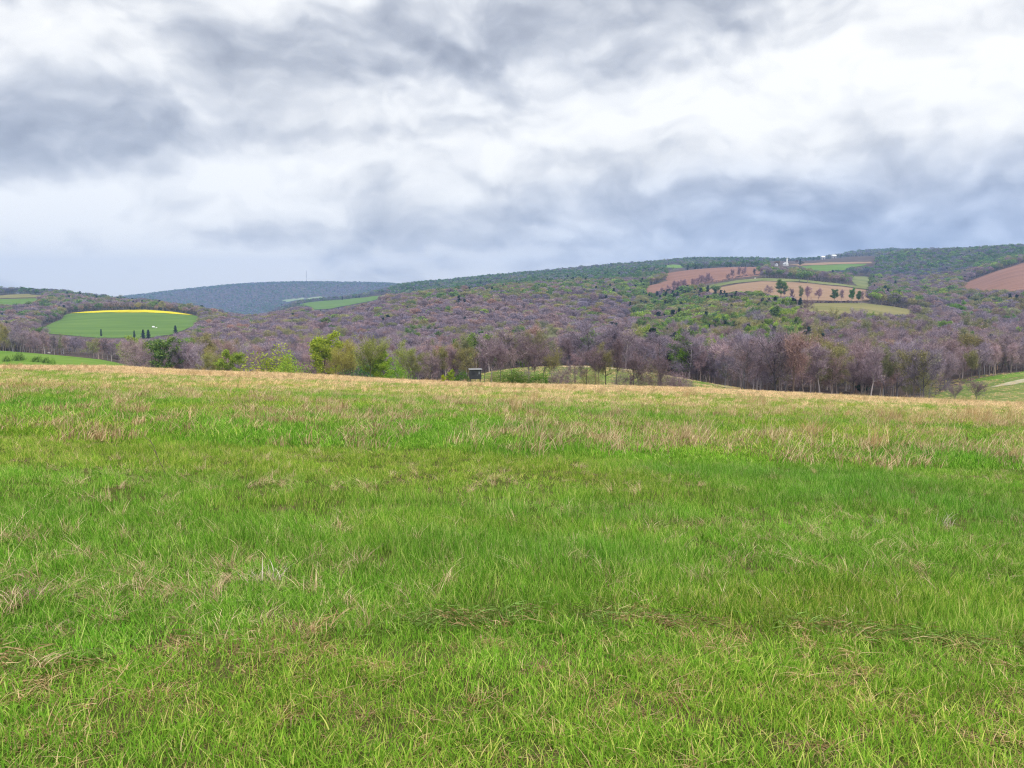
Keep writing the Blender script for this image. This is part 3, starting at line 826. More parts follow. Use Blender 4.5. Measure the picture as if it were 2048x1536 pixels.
# u, v of the top, distance, kind, form, width, tint, label
EDGE_TREES = [
 (421, 703, 205, 'olive', 'low', 1.3, (1.0, 1.05, .7), 'olive round tree left of the bright green one at the meadow edge'),
 (458, 699, 200, 'lime', 'low', 1.2, (.85, .80, .7), 'bright green round tree standing left of the big yellow-green bush'),
 (546, 700, 185, 'lime', 'shrub', 1.45, (.95, .82, .6), 'big yellow-green bush-like tree at the meadow edge, left of centre'),
 (578, 713, 178, 'lime', 'shrub', 1.2, (.80, .86, .6), 'smaller green bush against the right side of the big yellow-green bush'),
 (647, 662, 205, 'lime', 'round', 1.0, (1.02, .88, .6), 'tallest bright green tree at the left meadow edge with dark forked trunk'),
 (668, 706, 190, 'olive', 'low', .8, (1.05, 1.0, .6), 'olive bush-like tree right of the tallest bright green tree'),
 (687, 692, 180, 'olive', 'vase', .9, (1.3, 1.25, .7), 'thin two-branched budding tree with yellow-green tips'),
 (702, 681, 182, 'olive', 'tall', .8, (1.35, 1.3, .8), 'slender straight tree with pale yellow tuft on top'),
 (722, 706, 200, 'green', 'shrub', 1.1, (.8, .95, 1.3), 'grey-green bush between slender tree and vase-shaped tree'),
 (738, 673, 172, 'olive', 'vase', 1.0, (.95, 1.1, .6), 'vase-shaped mossy tree with spreading limbs at meadow edge'),
 (760, 701, 175, 'lime', 'low', 1.2, (.85, .86, .5), 'vivid green round tree right of the vase-shaped tree'),
 (814, 686, 185, 'olive', 'round', 1.0, (1.0, 1.2, .7), 'tall light green loose tree above the low green thicket'),
 (793, 724, 165, 'lime', 'shrub', 1.15, (.6, .76, .5), 'low bright green thicket bush below the tall light green tree'),
 (835, 700, 185, 'olive', 'round', 1.0, (.9, .95, .8), 'grey-olive twiggy tree right of the tall light green tree'),
 (858, 703, 180, 'bare', 'round', 1.0, (1.0, 1.0, .9), 'bare twiggy tree between the thicket and the yellow sapling'),
 (884, 690, 185, 'olive', 'tall', 1.0, (.9, .9, .8), 'olive-tipped thin tree behind the yellow sapling'),
 (905, 692, 178, 'bare', 'tall', 1.0, (1.0, .95, .9), 'bare slim tree standing right of the yellow sapling'),
 (930, 686, 176, 'olive', 'round', 1.0, (.9, .85, .8), 'spreading olive-grey tree immediately left of the dark hut'),
 (952, 700, 178, 'bare', 'round', .9, (.95, .9, .9), 'bare tree rising directly behind the dark hut'),
 (969, 698, 160, 'bare', 'tall', .7, (.8, .8, .8), 'thin bare pole-like tree just right of the dark hut'),
 (982, 682, 155, 'bare', 'vase', .95, (.8, .76, .78), 'multi-stemmed dark bare tree right of the dark hut'),
 (1001, 690, 156, 'bare', 'tall', .8, (.85, .8, .8), 'straight dark bare tree right of the multi-stemmed one'),
 (1024, 693, 178, 'bare', 'round', 1.0, (1.05, 1.0, .95), 'pale bare round tree behind the low green bushes'),
 (1057, 680, 152, 'bare', 'vase', 1.2, (.62, .58, .58), 'dark forked bare tree leaning limbs over the low green bushes'),
 (1071, 697, 160, 'bare', 'tall', .7, (.85, .8, .8), 'slim bare tree right of the dark forked tree'),
 (1086, 692, 158, 'bare', 'round', .9, (.85, .82, .8), 'bare round tree above the second green bush'),
 (1103, 702, 156, 'olive', 'vase', .9, (.9, .85, .8), 'small forked olive tree right of the green bushes'),
 (1130, 736, 152, 'bare', 'shrub', 1.2, (.9, .8, .8), 'low bare scrub on the hump below the pale track crest'),
 (1150, 706, 160, 'bare', 'low', 1.0, (1, .9, .9), 'low-branched bare tree on the hump right of the scrub'),
 (1173, 694, 152, 'bare', 'round', 1.0, (.75, .7, .7), 'dark bare tree left of the close pair on the hump'),
 (1192, 692, 156, 'bare', 'tall', .8, (.8, .76, .76), 'left tree of the close bare pair on the hump'),
 (1199, 699, 152, 'bare', 'tall', .8, (.8, .76, .76), 'right tree of the close bare pair on the hump'),
 (1212, 690, 154, 'olive', 'round', .9, (.85, .8, .8), 'olive-tipped tree beside the tall dark mast-like tree'),
 (1233, 676, 150, 'bare', 'tall', .75, (.6, .56, .56), 'tallest dark straight bare tree on the hump'),
 (1268, 716, 152, 'bare', 'low', 1.1, (.75, .7, .7), 'short spreading bare tree below the pale track'),
 (1279, 708, 150, 'bare', 'vase', 1.1, (.7, .66, .66), 'dark short forked tree below the pale track'),
 (1322, 714, 149, 'bare', 'vase', 1.1, (.62, .58, .58), 'dark stubby trunked tree near the right end of the hump'),
 (1351, 745, 149, 'bare', 'shrub', 1.3, (.8, .74, .74), 'low bare bush at the right foot of the hump'),
 (1014, 742, 150, 'lime', 'shrub', 1.6, (.5, .56, .6), 'low green bush left of the dark forked tree'),
 (1036, 742, 151, 'lime', 'shrub', 1.6, (.52, .6, .5), 'low green bush touching the dark forked tree from the left'),
 (1080, 744, 150, 'lime', 'shrub', 1.5, (.4, .56, .4), 'low bright green bush right of the dark forked tree'),
 (922, 744, 152, 'lime', 'shrub', 1.3, (.35, .5, .4), 'low dark green bush left of the dark hut'),
 (1355, 668, 245, 'lime', 'round', 1.0, (.62, .78, .5), 'big bright green tree rising from the bare wood above the track end'),
 (1340, 700, 252, 'pine', 'round', 1.2, (1, 1, 1), 'dark evergreen beside the big bright green tree above the track'),
 (1302, 655, 330, 'pine', 'round', 1.3, (1, 1, 1), 'dark rounded evergreen above the bare wood, left of the big green tree'),
 (1418, 674, 262, 'lime', 'tall', .8, (.9, .92, .5), 'small yellow-green topped tree right of the big bright green tree'),
 (1457, 678, 236, 'bare', 'vase', 1.1, (1.5, 1.4, 1.35), 'pale-limbed spreading bare tree at the wood front, center-right'),
 (1402, 690, 238, 'bare', 'tall', .9, (1.4, 1.3, 1.25), 'pale-stemmed tall bare tree at the wood front above the track end'),
 (1730, 705, 225, 'pine', 'round', 1.0, (1.2, 1.2, 1), 'single dark evergreen among bare trees behind the right meadow edge'),
 (1715, 704, 235, 'olive', 'round', 1.1, (1.3, .95, .8), 'orange-budding tree left of the single dark evergreen'),
 (1990, 690, 262, 'bare', 'tall', .9, (1.6, 1.5, 1.45), 'pale trunked bare tree at wood front above the far-right field'),
 (2024, 684, 268, 'bare', 'tall', .9, (1.6, 1.5, 1.45), 'pale trunked bare tree above the far-right field, nearest the frame edge'),
 (1960, 758, 148, 'bare', 'vase', 1.0, (.75, .7, .7), 'small dark forked bare tree on the far-right field'),
 (1915, 768, 150, 'bare', 'vase', .9, (.85, .8, .8), 'small bare sapling left of the forked one on far-right field'),
 (1057, 661, 400, 'lime', 'tall', 1.0, (.75, .85, .4), 'yellow-green tree glowing alone in the purple wood behind the forked tree'),
 (1192, 659, 420, 'lime', 'low', 1.1, (.6, .72, .4), 'bright green round tree alone in purple wood behind the close pair'),
 (960, 672, 360, 'lime', 'low', 1.0, (.8, .8, .5), 'pale lime tree in the purple wood above the dark hut'),
 (1916, 603, 760, 'lime', 'round', 1.1, (.55, .75, .5), 'bright green round tree alone below the right ploughed field'),
 (1695, 665, 420, 'lime', 'low', 1.0, (.6, .75, .5), 'bright green tree alone in bare wood under the dry pasture'),
 (270, 672, 470, 'lime', 'round', 1.0, (.6, .72, .6), 'light green tree in front of the hillside pasture evergreens'),
 # on the middle hillside
 (204, 658, 880, 'pine', 'round', .9, W1, 'small dark evergreen at the left foot of the hillside pasture'),
 (270, 661, 860, 'pine', 'round', .9, W1, 'small dark evergreen left of the pair below the hillside pasture'),
 (288, 659, 850, 'pine', 'round', 1.4, W1, 'broad dark evergreen, left of the pair below the hillside pasture'),
 (298, 659, 845, 'pine', 'round', 1.4, W1, 'broad dark evergreen, right of the pair below the hillside pasture'),
 (353, 651, 900, 'pine', 'round', 1.2, W1, 'dark evergreen at the right end of the hillside pasture'),
 (372, 676, 640, 'pine', 'round', 1.3, W1, 'dark evergreen in the wood right of the hillside pasture'),
 (687, 592, 2250, 'pine', 'round', 1.0, W1, 'lone dark evergreen above the distant ridge pasture'),
 (1557, 559, 925, 'lime', 'round', 1.15, (.42, .55, .55), 'round green tree standing tall against the tan stubble field'),
 (1564, 580, 922, 'bare', 'tall', 1.0, (.8, .7, .75), 'bare trunk right beside the round green tree on the stubble field'),
 (1532, 570, 930, 'bare', 'round', 1.1, (.95, .85, .9), 'bare round tree left of the round green tree'),
 (1582, 576, 822, 'bare', 'tall', .7, (.7, .6, .65), 'leaning thin bare tree below the tan stubble field'),
 (1599, 574, 822, 'olive', 'tall', .9, (.7, .8, .7), 'dark olive tree left of the purple egg-shaped tree'),
 (1610, 572, 820, 'bare', 'tall', 1.1, (1.2, .95, 1.05), 'purple egg-shaped bare tree below the tan stubble field'),
 (1631, 576, 818, 'bare', 'round', 1.0, (1.1, .85, .95), 'purple bare tree in the hedgerow right of the egg-shaped one'),
 (1664, 578, 816, 'green', 'round', 1.0, (.6, .7, .7), 'dark green tree in the hedgerow above the dry pasture'),
 (1678, 579, 816, 'bare', 'tall', .9, (1.0, .85, .9), 'bare tree between the two green hedgerow trees'),
 (1697, 576, 815, 'green', 'tall', .9, (.6, .9, .5), 'bright green small-headed tree in the hedgerow above dry pasture'),
 (1711, 581, 815, 'green', 'tall', .9, (.7, .8, .6), 'narrow green tree at the right end of the hedgerow'),
 (1718, 582, 814, 'bare', 'tall', .9, (1.1, 1.0, .95), 'bare tree ending the hedgerow above the dry pasture'),
]
HED = [(1312,584,1180),(1321,575,1190),(1334,570,1200),(1344,561,1205),(1353,562,1210),(1361,559,1215),(1366,558,1215),(1381,557,1225),(1388,557,1230),(1393,555,1235),
       (1399,550,1240),(1405,550,1245),(1409,552,1245),(1414,546,1250),(1419,552,1252),(1429,562,1255),(1441,560,1260),(1452,547,1265),(1461,538,1270),(1473,534,1275),(1484,533,1280),(1503,537,1290),(1517,536,1300)]
for k, (u, vt, y) in enumerate([(988, 745, 155), (1046, 738, 158), (1118, 738, 150), (1183, 738, 150), (1246, 742, 150), (1292, 732, 152), (1308, 728, 160), (1338, 740, 152), (1368, 748, 155)]):
    EDGE_TREES.append((u, vt, y, 'bare' if k % 3 else 'olive', 'shrub', 1.1, (.85, .78, .78), f'bare grey scrub bush on the hump in front of the wood, {"leftmost" if k == 0 else ORD_[k] + " from left"}'))
hw_ = ['thin', 'slim', 'small', 'twiggy', 'upright']
for k, (u, vt, y) in enumerate(HED):
    place = ('leftmost' if k == 0 else f'{ORD[k]} from left' if k < 12 else f'{ORD[len(HED)-1-k]} from right' if k < len(HED)-1 else 'rightmost')
    EDGE_TREES.append((u, vt, y, 'bare', ['tall', 'tall', 'round'][k % 3], .95, (1.0, .82, .86) if k not in (17, 21) else (.5, .5, .5),
                       f'{hw_[k % 5]} bare tree in the hedgerow below the ploughed field, {place}'))
for k, (u, vt, y, kind, form, wide, tint, lb) in enumerate(EDGE_TREES):
    if y > 2000: x, y = hit(u, vt + 8, 1700, 2600)
    x = u_to_t(u, 700)*y
    z = float(height(x, y)); _, vb = project(x, y, z)
    h = max((vb - vt)/F*y, .9)
    if kind == 'lime' and u < 900: tint = tuple(q*1.3 for q in tint)
    bush = form == 'shrub'
    wd = wide
    if h < 5: wd = wide*1.25
    single_tree(x, y, float(h), kind, form, k % 3, 0, tint, lb,
                'hedgerow trees below the ploughed field' if 'hedgerow below' in lb else None, wd, 'bush' if bush else 'tree',
                name='green_bush' if bush and kind != 'bare' else 'bare_bush' if bush else None, tilt=.18 if 'leaning thin' in lb else rng.uniform(-.03, .03))

# low hedges: dark scrub lines under the hedgerow trees
def hedge(name, pts, yr, w, h, label, kind='bare', tint=(.45, .4, .42), n_per=1.2):
    rg = np.random.default_rng(len(name) + int(pts[0][0]))
    P = []
    for p, q in zip(pts, pts[1:]):
        a = np.array(hit(*p, *yr)); b = np.array(hit(*q, *yr)); L = np.linalg.norm(b-a)
        n = max(2, int(L*n_per))
        t = rg.uniform(size=(n, 1)); P.append(a + (b-a)*t)
    P = np.concatenate(P); n = len(P); rep = 14
    c = np.repeat(P, rep, 0) + rg.normal(size=(n*rep, 2))*w*.4
    hh = h*(.4 + 1.0*vnoise(np.repeat(P[:, 0], rep)/7, np.repeat(P[:, 1], rep)/7, 3))
    z = height(c[:, 0], c[:, 1]) + rg.uniform(-.2, 1, n*rep)*hh
    C = np.stack([c[:, 0], c[:, 1], z], 1)
    o0 = C.mean(0)
    V, f = leaves(C - o0, rg.uniform(.5, 1.1, len(C)), rg)
    o = link(name, mesh_np(name, V, [f], [M[kind+'_obj']]), loc=tuple(o0)); o.color = (*tint, 1)
    return tag(o, label, 'hedge')
hedge('hedge', [(1330, 583), (1360, 577.5), (1420, 565.5), (1470, 556.5), (1530, 550)], (1080, 1500), 2.5, 2.2, 'dark scrubby hedge running along the foot of the ploughed field')
hedge('hedge', [(1610, 606), (1660, 605.5), (1720, 606)], (650, 900), 1.6, 1.8, 'dark low hedge between stubble field and dry pasture')
for k, (u, y, h, lb) in enumerate([(12, 215, 1.6, 'small dark bush on the left pasture, nearest the frame edge'), (36, 230, 2.6, 'round dark bush on the left pasture, second from frame edge'),
                                   (72, 225, 2.0, 'low dark bush in the middle of the left pasture'), (90, 215, 1.7, 'low dark bush right of the middle one on left pasture'),
                                   (102, 205, 1.6, 'pale green bush at the right end of the left pasture')]):
    single_tree(u_to_t(u, 700)*y, y, h, 'green', 'shrub', k % 3, 0, (.5, .55, .5) if k < 4 else (1.3, 1.4, 1), lb, 'bushes on the left pasture', 1.3, 'bush', 'dark_bush')

# ------------------------------------------------------------------ grass
GR_G = [(0.0, (.07,.17,.017)), (0.35, (.145,.325,.03)), (0.75, (.27,.455,.055)), (0.93, (.46,.53,.13)), (1.0, (.56,.47,.25))]
GR_D = [(0.0, (.24,.17,.09)), (0.5, (.46,.365,.22)), (1.0, (.74,.64,.46))]
GR_O = [(0.0, (.46,.30,.13)), (0.6, (.65,.46,.22)), (1.0, (.80,.65,.40))]
M['grass_green'] = leafy('green_blades', GR_G, .35, 'inst')
M['grass_dry'] = leafy('dry_blades', GR_D, .25, 'inst')
M['grass_orange'] = leafy('orange_stalks', GR_O, .25, 'inst')
M['tuft_dry'] = leafy('dry_tuft_blades', [(0.0, (.34,.26,.18)), (1.0, (.72,.63,.52))], .2, 'obj')
M['tuft_orange'] = leafy('orange_tuft_stalks', GR_O, .2, 'obj')

def blades(rg, n, radius, h0, h1, w, lean, droop, seg=3, bias=(0, 0), clump=True):
    r = radius*np.sqrt(rg.uniform(size=n)); a = rg.uniform(0, 2*np.pi, n)
    B = np.stack([r*np.cos(a), r*np.sin(a)], 1)
    if clump:
        c = rg.normal(size=(max(2, n//14), 2))*radius*.55
        B = c[rg.integers(0, len(c), n)] + rg.normal(size=(n, 2))*radius*.13
    h = rg.uniform(h0, h1, n); az = rg.uniform(0, 2*np.pi, n)
    d = np.stack([np.cos(az) + bias[0], np.sin(az) + bias[1]], 1); d /= np.maximum(np.linalg.norm(d, axis=1, keepdims=True), .2)
    ln = rg.uniform(lean[0], lean[1], n); dr = rg.uniform(droop[0], droop[1], n)
    az2 = az + np.pi/2 + rg.uniform(-.7, .7, n); sd = np.stack([np.cos(az2), np.sin(az2)], 1)
    ww = w*rg.uniform(.6, 1.3, n)
    rows = []
    for k in range(seg+1):
        s = k/seg
        xy = B + d*(ln*h*(.25*s + .75*s*s))[:, None]
        z = h*(s - dr*s*s) - .02
        wk = ww*(1 - .85*s**1.6)*.5
        L = np.concatenate([xy - sd*wk[:, None], z[:, None]], 1); R = np.concatenate([xy + sd*wk[:, None], z[:, None]], 1)
        rows += [L, R]
    V = np.stack(rows, 1)
    m = 2*(seg+1)
    q = np.array([[2*k, 2*k+1, 2*k+3, 2*k+2] for k in range(seg)])
    return V.reshape(-1, 3), (np.arange(n)[:, None, None]*m + q[None]).reshape(-1, 4)

def gproto(name, mat, specs):
    ms = []
    for k, sp in enumerate(specs):
        V, f = blades(np.random.default_rng(500 + k + len(name)*11), **sp)
        ms.append(mesh_np(name, V, [f], [mat]))
    return proto_coll(name, ms)
NEARG = [dict(n=150, radius=.25, h0=.035, h1=.15, w=.0054, lean=(.05, .85), droop=(0, .35), seg=3) for k in range(5)]
MOWN = [dict(n=165, radius=.21, h0=.02, h1=.075, w=.005, lean=(.05, 1.0), droop=(0, .35), seg=2, clump=False) for k in range(4)]
FARG = [dict(n=190, radius=.75, h0=.05, h1=.20, w=.016, lean=(.1, 1.1), droop=(0, .45), seg=2) for k in range(4)]
C_GREEN = gproto('grass_clump', M['grass_green'], NEARG + MOWN + FARG)
NEARD = [dict(n=40, radius=.2, h0=.09, h1=.21, w=.0048, lean=(.4, 1.3), droop=(.25, .8), seg=4, bias=(.8, -.2)) for k in range(4)]
FLATD = [dict(n=55, radius=.24, h0=.05, h1=.15, w=.005, lean=(.8, 1.9), droop=(.5, .95), seg=3) for k in range(3)]
FARD = [dict(n=110, radius=.7, h0=.20, h1=.46, w=.017, lean=(.2, .9), droop=(.0, .55), seg=2, bias=(.5, 0)) for k in range(4)]
C_DRY = gproto('dry_clump', M['grass_dry'], NEARD + FLATD + FARD)
ORG = [dict(n=46, radius=.16, h0=.45, h1=.85, w=.011, lean=(.15, .55), droop=(0, .3), seg=3, bias=(.9, .1), clump=False) for k in range(3)]
C_ORANGE = gproto('sedge_clump', M['grass_orange'], ORG)

def gpoints(y0, y1, dens, tm=.74, pad=9.0):
    w = tm*max(y1, 0) + pad; n = int(2*w*(y1 - y0)*dens)
    y = rng.uniform(y0, y1, n); x = rng.uniform(-w, w, n)
    k = np.abs(x) < tm*np.maximum(y, 0) + pad
    return x[k], y[k]
def mow_line(x, y):
    t = np.clip(x/4.6, -.8, .8)
    return np.interp(t, [-.75, -.6, -.35, -.1, .15, .3, .45, .66, .8], [3.45, 3.75, 4.25, 4.75, 4.95, 5.0, 4.85, 4.65, 4.6])

def pix_ground(u, v):
    a, dy, dz = ray(u, v); t = a/dy
    # distance along the tilted meadow
    y = -EYE/(dz/dy + SA + SB*t); return t*y, y
# patches of dead grass, where the photo shows them: centre pixel, half-size in metres, strength
DRYP = [(20, 1185, .8, .36, .75), (130, 1180, .7, .34, .6), (250, 1200, .7, .35, .6), (330, 1120, 1.0, .6, .55), (430, 1160, .8, .5, .6), (525, 1140, .55, .55, .8), (600, 1090, .7, .6, .4),
        (100, 1090, 1.2, .8, .3), (640, 840, 3.2, 1.0, .8), (250, 825, 2.6, .9, .45), (840, 832, 5, 1.3, .6), (700, 795, 6, 3, .55), (1040, 790, 7, 4, .7), (1250, 800, 7, 5, .65), (130, 785, 9, 5, .3), (420, 775, 9, 6, .25),
        (1330, 890, 3.0, .9, .55), (1500, 880, 3, 1.2, .5), (1600, 835, 8, 4, .6), (1850, 830, 7, 4, .6), (1880, 905, 1.8, .6, .75), (1950, 850, 4, 2, .5), (1700, 930, 2, .8, .35), (2000, 880, 2.5, 1.2, .5), (1200, 860, 4, 1.5, .45),
        (1290, 1060, 1.2, .6, .3), (1050, 1080, 1.1, .5, .35), (760, 1060, 1.0, .5, .25), (1560, 1050, 1.0, .5, .25), (240, 975, 1.2, .5, .3), (1180, 1120, .6, .4, .3)]
DP = [(*pix_ground(u, v), a, b, s*(.36 if v < 870 else .8)) for u, v, a, b, s in DRYP]
def dryness(x, y):
    n1 = fbm(x/1.6, y/1.1, 101, 3); n2 = fbm(x/9, y/5, 111, 3)
    d = .05 + .25*sstep(.56, .78, n1)
    for px, py, a, b, s in DP:
        q = ((x-px)/a)**2 + ((y-py)/b)**2
        d = np.maximum(d, s*np.exp(-q*.9)*(.45 + .9*n1))
    t = x/np.maximum(y, 1)
    far0 = np.interp(t, [-.7, -.3, -.1, .1, .35, .7], [94, 92, 92, 88, 84, 74]) * (.86 + .28*n2)
    strip = sstep(0, 1, (y - far0)/(.12*far0)) * np.interp(t, [-.7, .1, .7], [.92, .82, .62])
    strip = np.where(y > 127, .35*sstep(.4, .6, n2), strip)
    mid = .20*sstep(18, 40, y)*sstep(.40, .62, n2 + .08*(t > -.1))
    return np.clip(np.maximum(np.maximum(d, strip), mid), 0, 1)

def grass_layers():
    X, Y, LV = [], [], []
    for y0, y1, dens, lv in ((-5.0, 1.2, 34, 0), (1.2, 5.4, 92, 0), (5.4, 8, 52, 0), (8, 15, 21, 0), (15, 26, 8.5, 1), (26, 55, 4.2, 1), (55, 126, 1.9, 1)):
        x, y = gpoints(y0, y1, dens, .76); X.append(x); Y.append(y); LV.append(np.full(len(x), lv))
    for u0, u1, y0, y1, c in ((940, 1490, 124, 232, 6500), (1860, 2200, 124, 272, 5000)):
        yh = rng.uniform(y0, y1, c); xh = rng.uniform(u_to_t(u0), u_to_t(u1), c)*yh
        X.append(xh); Y.append(yh); LV.append(np.full(c, 1))
    x = np.concatenate(X); y = np.concatenate(Y); lv = np.concatenate(LV); n = len(x)
    z = height(x, y)
    d = dryness(x, y)
    ml = mow_line(x, y) + .12*(fbm(x*1.5, y*1.5, 201, 2)-.5)
    mown = y < ml
    wind = np.abs(y - ml + .04) < .10
    # bare and clipped places in the cut strip
    n3 = fbm(x/.45, y/.35, 131, 3); n4 = fbm(x/1.7, y/1.2, 141, 3)
    right = sstep(.25, .65, x/np.maximum(y, 1))
    dryr = (sstep(.50, .72, n3)*.26 + .18*right) * np.where(mown, 1, 0)
    d = np.where(mown, np.maximum(d*.3, dryr), d)
    r = rng.uniform(size=n)
    isdry = r < d
    thin = mown & (sstep(.60, .74, n3)*.22 > rng.uniform(size=n))
    isg = (~isdry | ((rng.uniform(size=n) < .75 - .65*d) & (y < 60))) & ~thin & ~(wind & (rng.uniform(size=n) < .6))
    rot = lambda m: np.stack([rng.normal(0, .10, m), rng.normal(0, .10, m), rng.uniform(0, 6.28, m)], 1)
    # greens
    g = np.where(isg)[0]; m = len(g)
    xg, yg = x[g], y[g]
    lush = fbm(xg/3.2, yg/2.2, 151, 4); yel = fbm(xg/5, yg/3.4, 161, 3); lum = fbm(xg/1.1, yg/.8, 171, 3)
    s = .66 + .62*sstep(.25, .75, lush); s = np.where(mown[g], rng.uniform(.7, 1.25, m), s)*rng.uniform(.8, 1.2, m)
    tall = mown[g] & (sstep(.5, .66, fbm(xg/.6, yg/.5, 181, 2)) > rng.uniform(size=m)*2)
    idx = np.where(lv[g] == 1, 9 + rng.integers(0, 4, m), np.where(mown[g] & ~tall, 5 + rng.integers(0, 4, m), rng.integers(0, 5, m)))
    s = np.where(tall, s*.6, s)
    tint = np.ones((m, 3))*(.86 + .52*lum[:, None])
    w = sstep(.35, .7, yel)
    tint *= np.stack([.90 + .32*w, .99 + .05*w, .95 + .1*w], 1)
    bl = sstep(.55, .75, lush); tint *= np.stack([1 - .10*bl, 1 - .02*bl, 1 + .06*bl], 1)
    my = mown[g]; tint[my] *= np.array([1.06, 1.08, 1.05])
    tint *= rng.uniform(.85, 1.15, (m, 1))
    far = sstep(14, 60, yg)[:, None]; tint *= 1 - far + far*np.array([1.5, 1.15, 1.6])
    sh = s*np.where(lv[g] == 1, 1.0, 1.0)
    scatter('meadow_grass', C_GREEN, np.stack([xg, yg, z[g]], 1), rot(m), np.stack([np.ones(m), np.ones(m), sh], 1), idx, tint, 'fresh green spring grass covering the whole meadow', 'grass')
    # dead grass
    k = np.where(isdry)[0]
    k = np.concatenate([k, k[(mown[k]) & (rng.uniform(size=len(k)) < .5)], np.where(mown & (rng.uniform(size=n) < .16))[0], np.where(~mown & (y < 15) & (rng.uniform(size=n) < .09))[0]])
    m = len(k)
    flat = mown[k]
    idx = np.where(lv[k] == 1, 7 + rng.integers(0, 4, m), np.where(flat, 4 + rng.integers(0, 3, m), rng.integers(0, 4, m)))
    warm = fbm(x[k]/11, y[k]/7, 191, 3)[:, None]
    tt = np.clip((x[k]/y[k])[:, None], -.7, .7)
    orange = .3*sstep(.56, .8, warm - .12*tt)
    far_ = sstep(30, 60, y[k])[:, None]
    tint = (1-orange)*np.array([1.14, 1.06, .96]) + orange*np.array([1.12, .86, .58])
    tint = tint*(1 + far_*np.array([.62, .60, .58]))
    tint = tint*rng.uniform(.72, 1.2, (m, 1)); tint[flat] *= np.array([.82, .76, .64])
    sz = rng.uniform(.7, 1.15, m); sz = np.where(flat, sz*.45, sz)
    sc = np.stack([np.where(flat, .8, 1.0)]*2 + [sz], 1)
    ro = rot(m); 
    ro[:, 2] = np.where(lv[k] == 1, rng.normal(.2, .6, m), ro[:, 2])
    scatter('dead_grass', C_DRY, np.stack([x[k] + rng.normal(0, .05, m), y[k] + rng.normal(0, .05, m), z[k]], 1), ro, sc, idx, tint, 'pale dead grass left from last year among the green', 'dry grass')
    # orange sedge, mostly towards the far edge and the right
    xs, ys = [], []
    def put(u, v, ru, n_):
        cx, cy = pix_ground(u, v); xs.extend(cx + rng.normal(0, ru, n_)); ys.extend(cy + rng.normal(0, ru*1.4, n_))
    for u, v, ru, c in ((1035, 815, .5, 7), (1050, 800, 1.2, 6), (1385, 793, .9, 10), (1420, 800, 1.5, 6), (1340, 785, 2, 8), (1770, 838, .8, 12), (1785, 850, .7, 8), (1885, 830, .7, 6), (1900, 842, .6, 6),
                        (1975, 838, .7, 9), (1990, 848, .6, 7), (1940, 835, .4, 4), (2030, 850, .5, 4), (1745, 905, .15, 3), (1615, 880, .2, 3), (1500, 800, 2, 8), (1260, 790, 2.5, 10),
                        (1160, 785, 3, 9), (1640, 822, 2.5, 8), (1560, 812, 1.5, 6), (930, 790, 1.5, 5), (945, 775, 2, 6), (1720, 800, 2.5, 9), (1860, 805, 2.5, 9)): put(u, v, ru, c)
    # along the brow, sticking up against the wood
    tb = rng.uniform(-.68, .70, 760); yb = rng.uniform(90, 123, 760)
    keep = fbm(tb*9, yb*0, 211, 2) + rng.uniform(-.12, .12, 760) > .47
    xs.extend((tb*yb)[keep]); ys.extend(yb[keep])
    xs = np.array(xs); ys = np.array(ys); m = len(xs)
    sc = rng.uniform(.5, 1.35, m)
    scatter('orange_sedge', C_ORANGE, np.stack([xs, ys, height(xs, ys)], 1), np.stack([np.zeros(m), np.zeros(m), rng.normal(.2, .5, m)], 1),
            np.stack([sc*1.4, sc*1.4, sc], 1), rng.integers(0, 3, m), np.ones((m, 3))*rng.uniform(.75, 1.15, (m, 1)), 'orange-tan tall sedge tufts standing above the grass', 'sedge')
    # the swath of cut grass lying along the edge of the mown strip
    m = 420
    t = rng.uniform(-.75, .78, m); yy_ = mow_line(t*4.6, np.ones(m)) ; wob = fbm(t*9, t*0, 221, 2)
    yv = yy_ + rng.normal(-.02, .06, m) + .22*(wob-.5); xv = t*4.6
    kp = (fbm(t*16, t*0, 231, 2)*1.5 - .42 > rng.uniform(size=m)*.6) & ((t > -.25) | (rng.uniform(size=m) < .35)); xv = xv[kp]; yv = yv[kp]; m = len(xv)
    ro = np.stack([rng.normal(0, .06, m), rng.normal(0, .06, m), rng.normal(0, .9, m) + np.where(rng.uniform(size=m) < .5, 0, np.pi)], 1)
    tint = np.where(rng.uniform(size=(m, 1)) < .62, np.array([[.40, .74, .27]]), np.array([[.86, .77, .60]]))*rng.uniform(.6, 1.25, (m, 1))
    scatter('cut_swath', C_SWATH, np.stack([xv, yv, height(xv, yv) + .02], 1), ro, np.ones((m, 3))*rng.uniform(.5, .85, (m, 1)), rng.integers(0, 3, m), tint, 'flattened swath of cut grass along the mown strip', 'cut grass')

def swath_mesh(seed):
    rg = np.random.default_rng(seed); n = 26
    A = rg.normal(size=(n, 3))*np.array([.16, .09, .008]) + np.array([0, 0, .015])
    d = unit(np.stack([np.ones(n), rg.normal(0, .7, n), rg.normal(.1, .2, n)], 1))
    L = rg.uniform(.08, .22, (n, 1))
    B = A + d*L*.5 + np.array([0, 0, .02]); C = A + d*L + rg.normal(size=(n, 3))*.012
    a, f = ribbons(A, B, np.full(n, .0065), rg, 1.0); b, g = ribbons(B, C, np.full(n, .0065), rg, .4)
    V, q = cat([(a, f), (b, g)])
    return mesh_np('cut_swath', V, [q], [M['grass_dry']])
C_SWATH = proto_coll('swath_clump', [swath_mesh(k) for k in range(3)])
grass_layers()

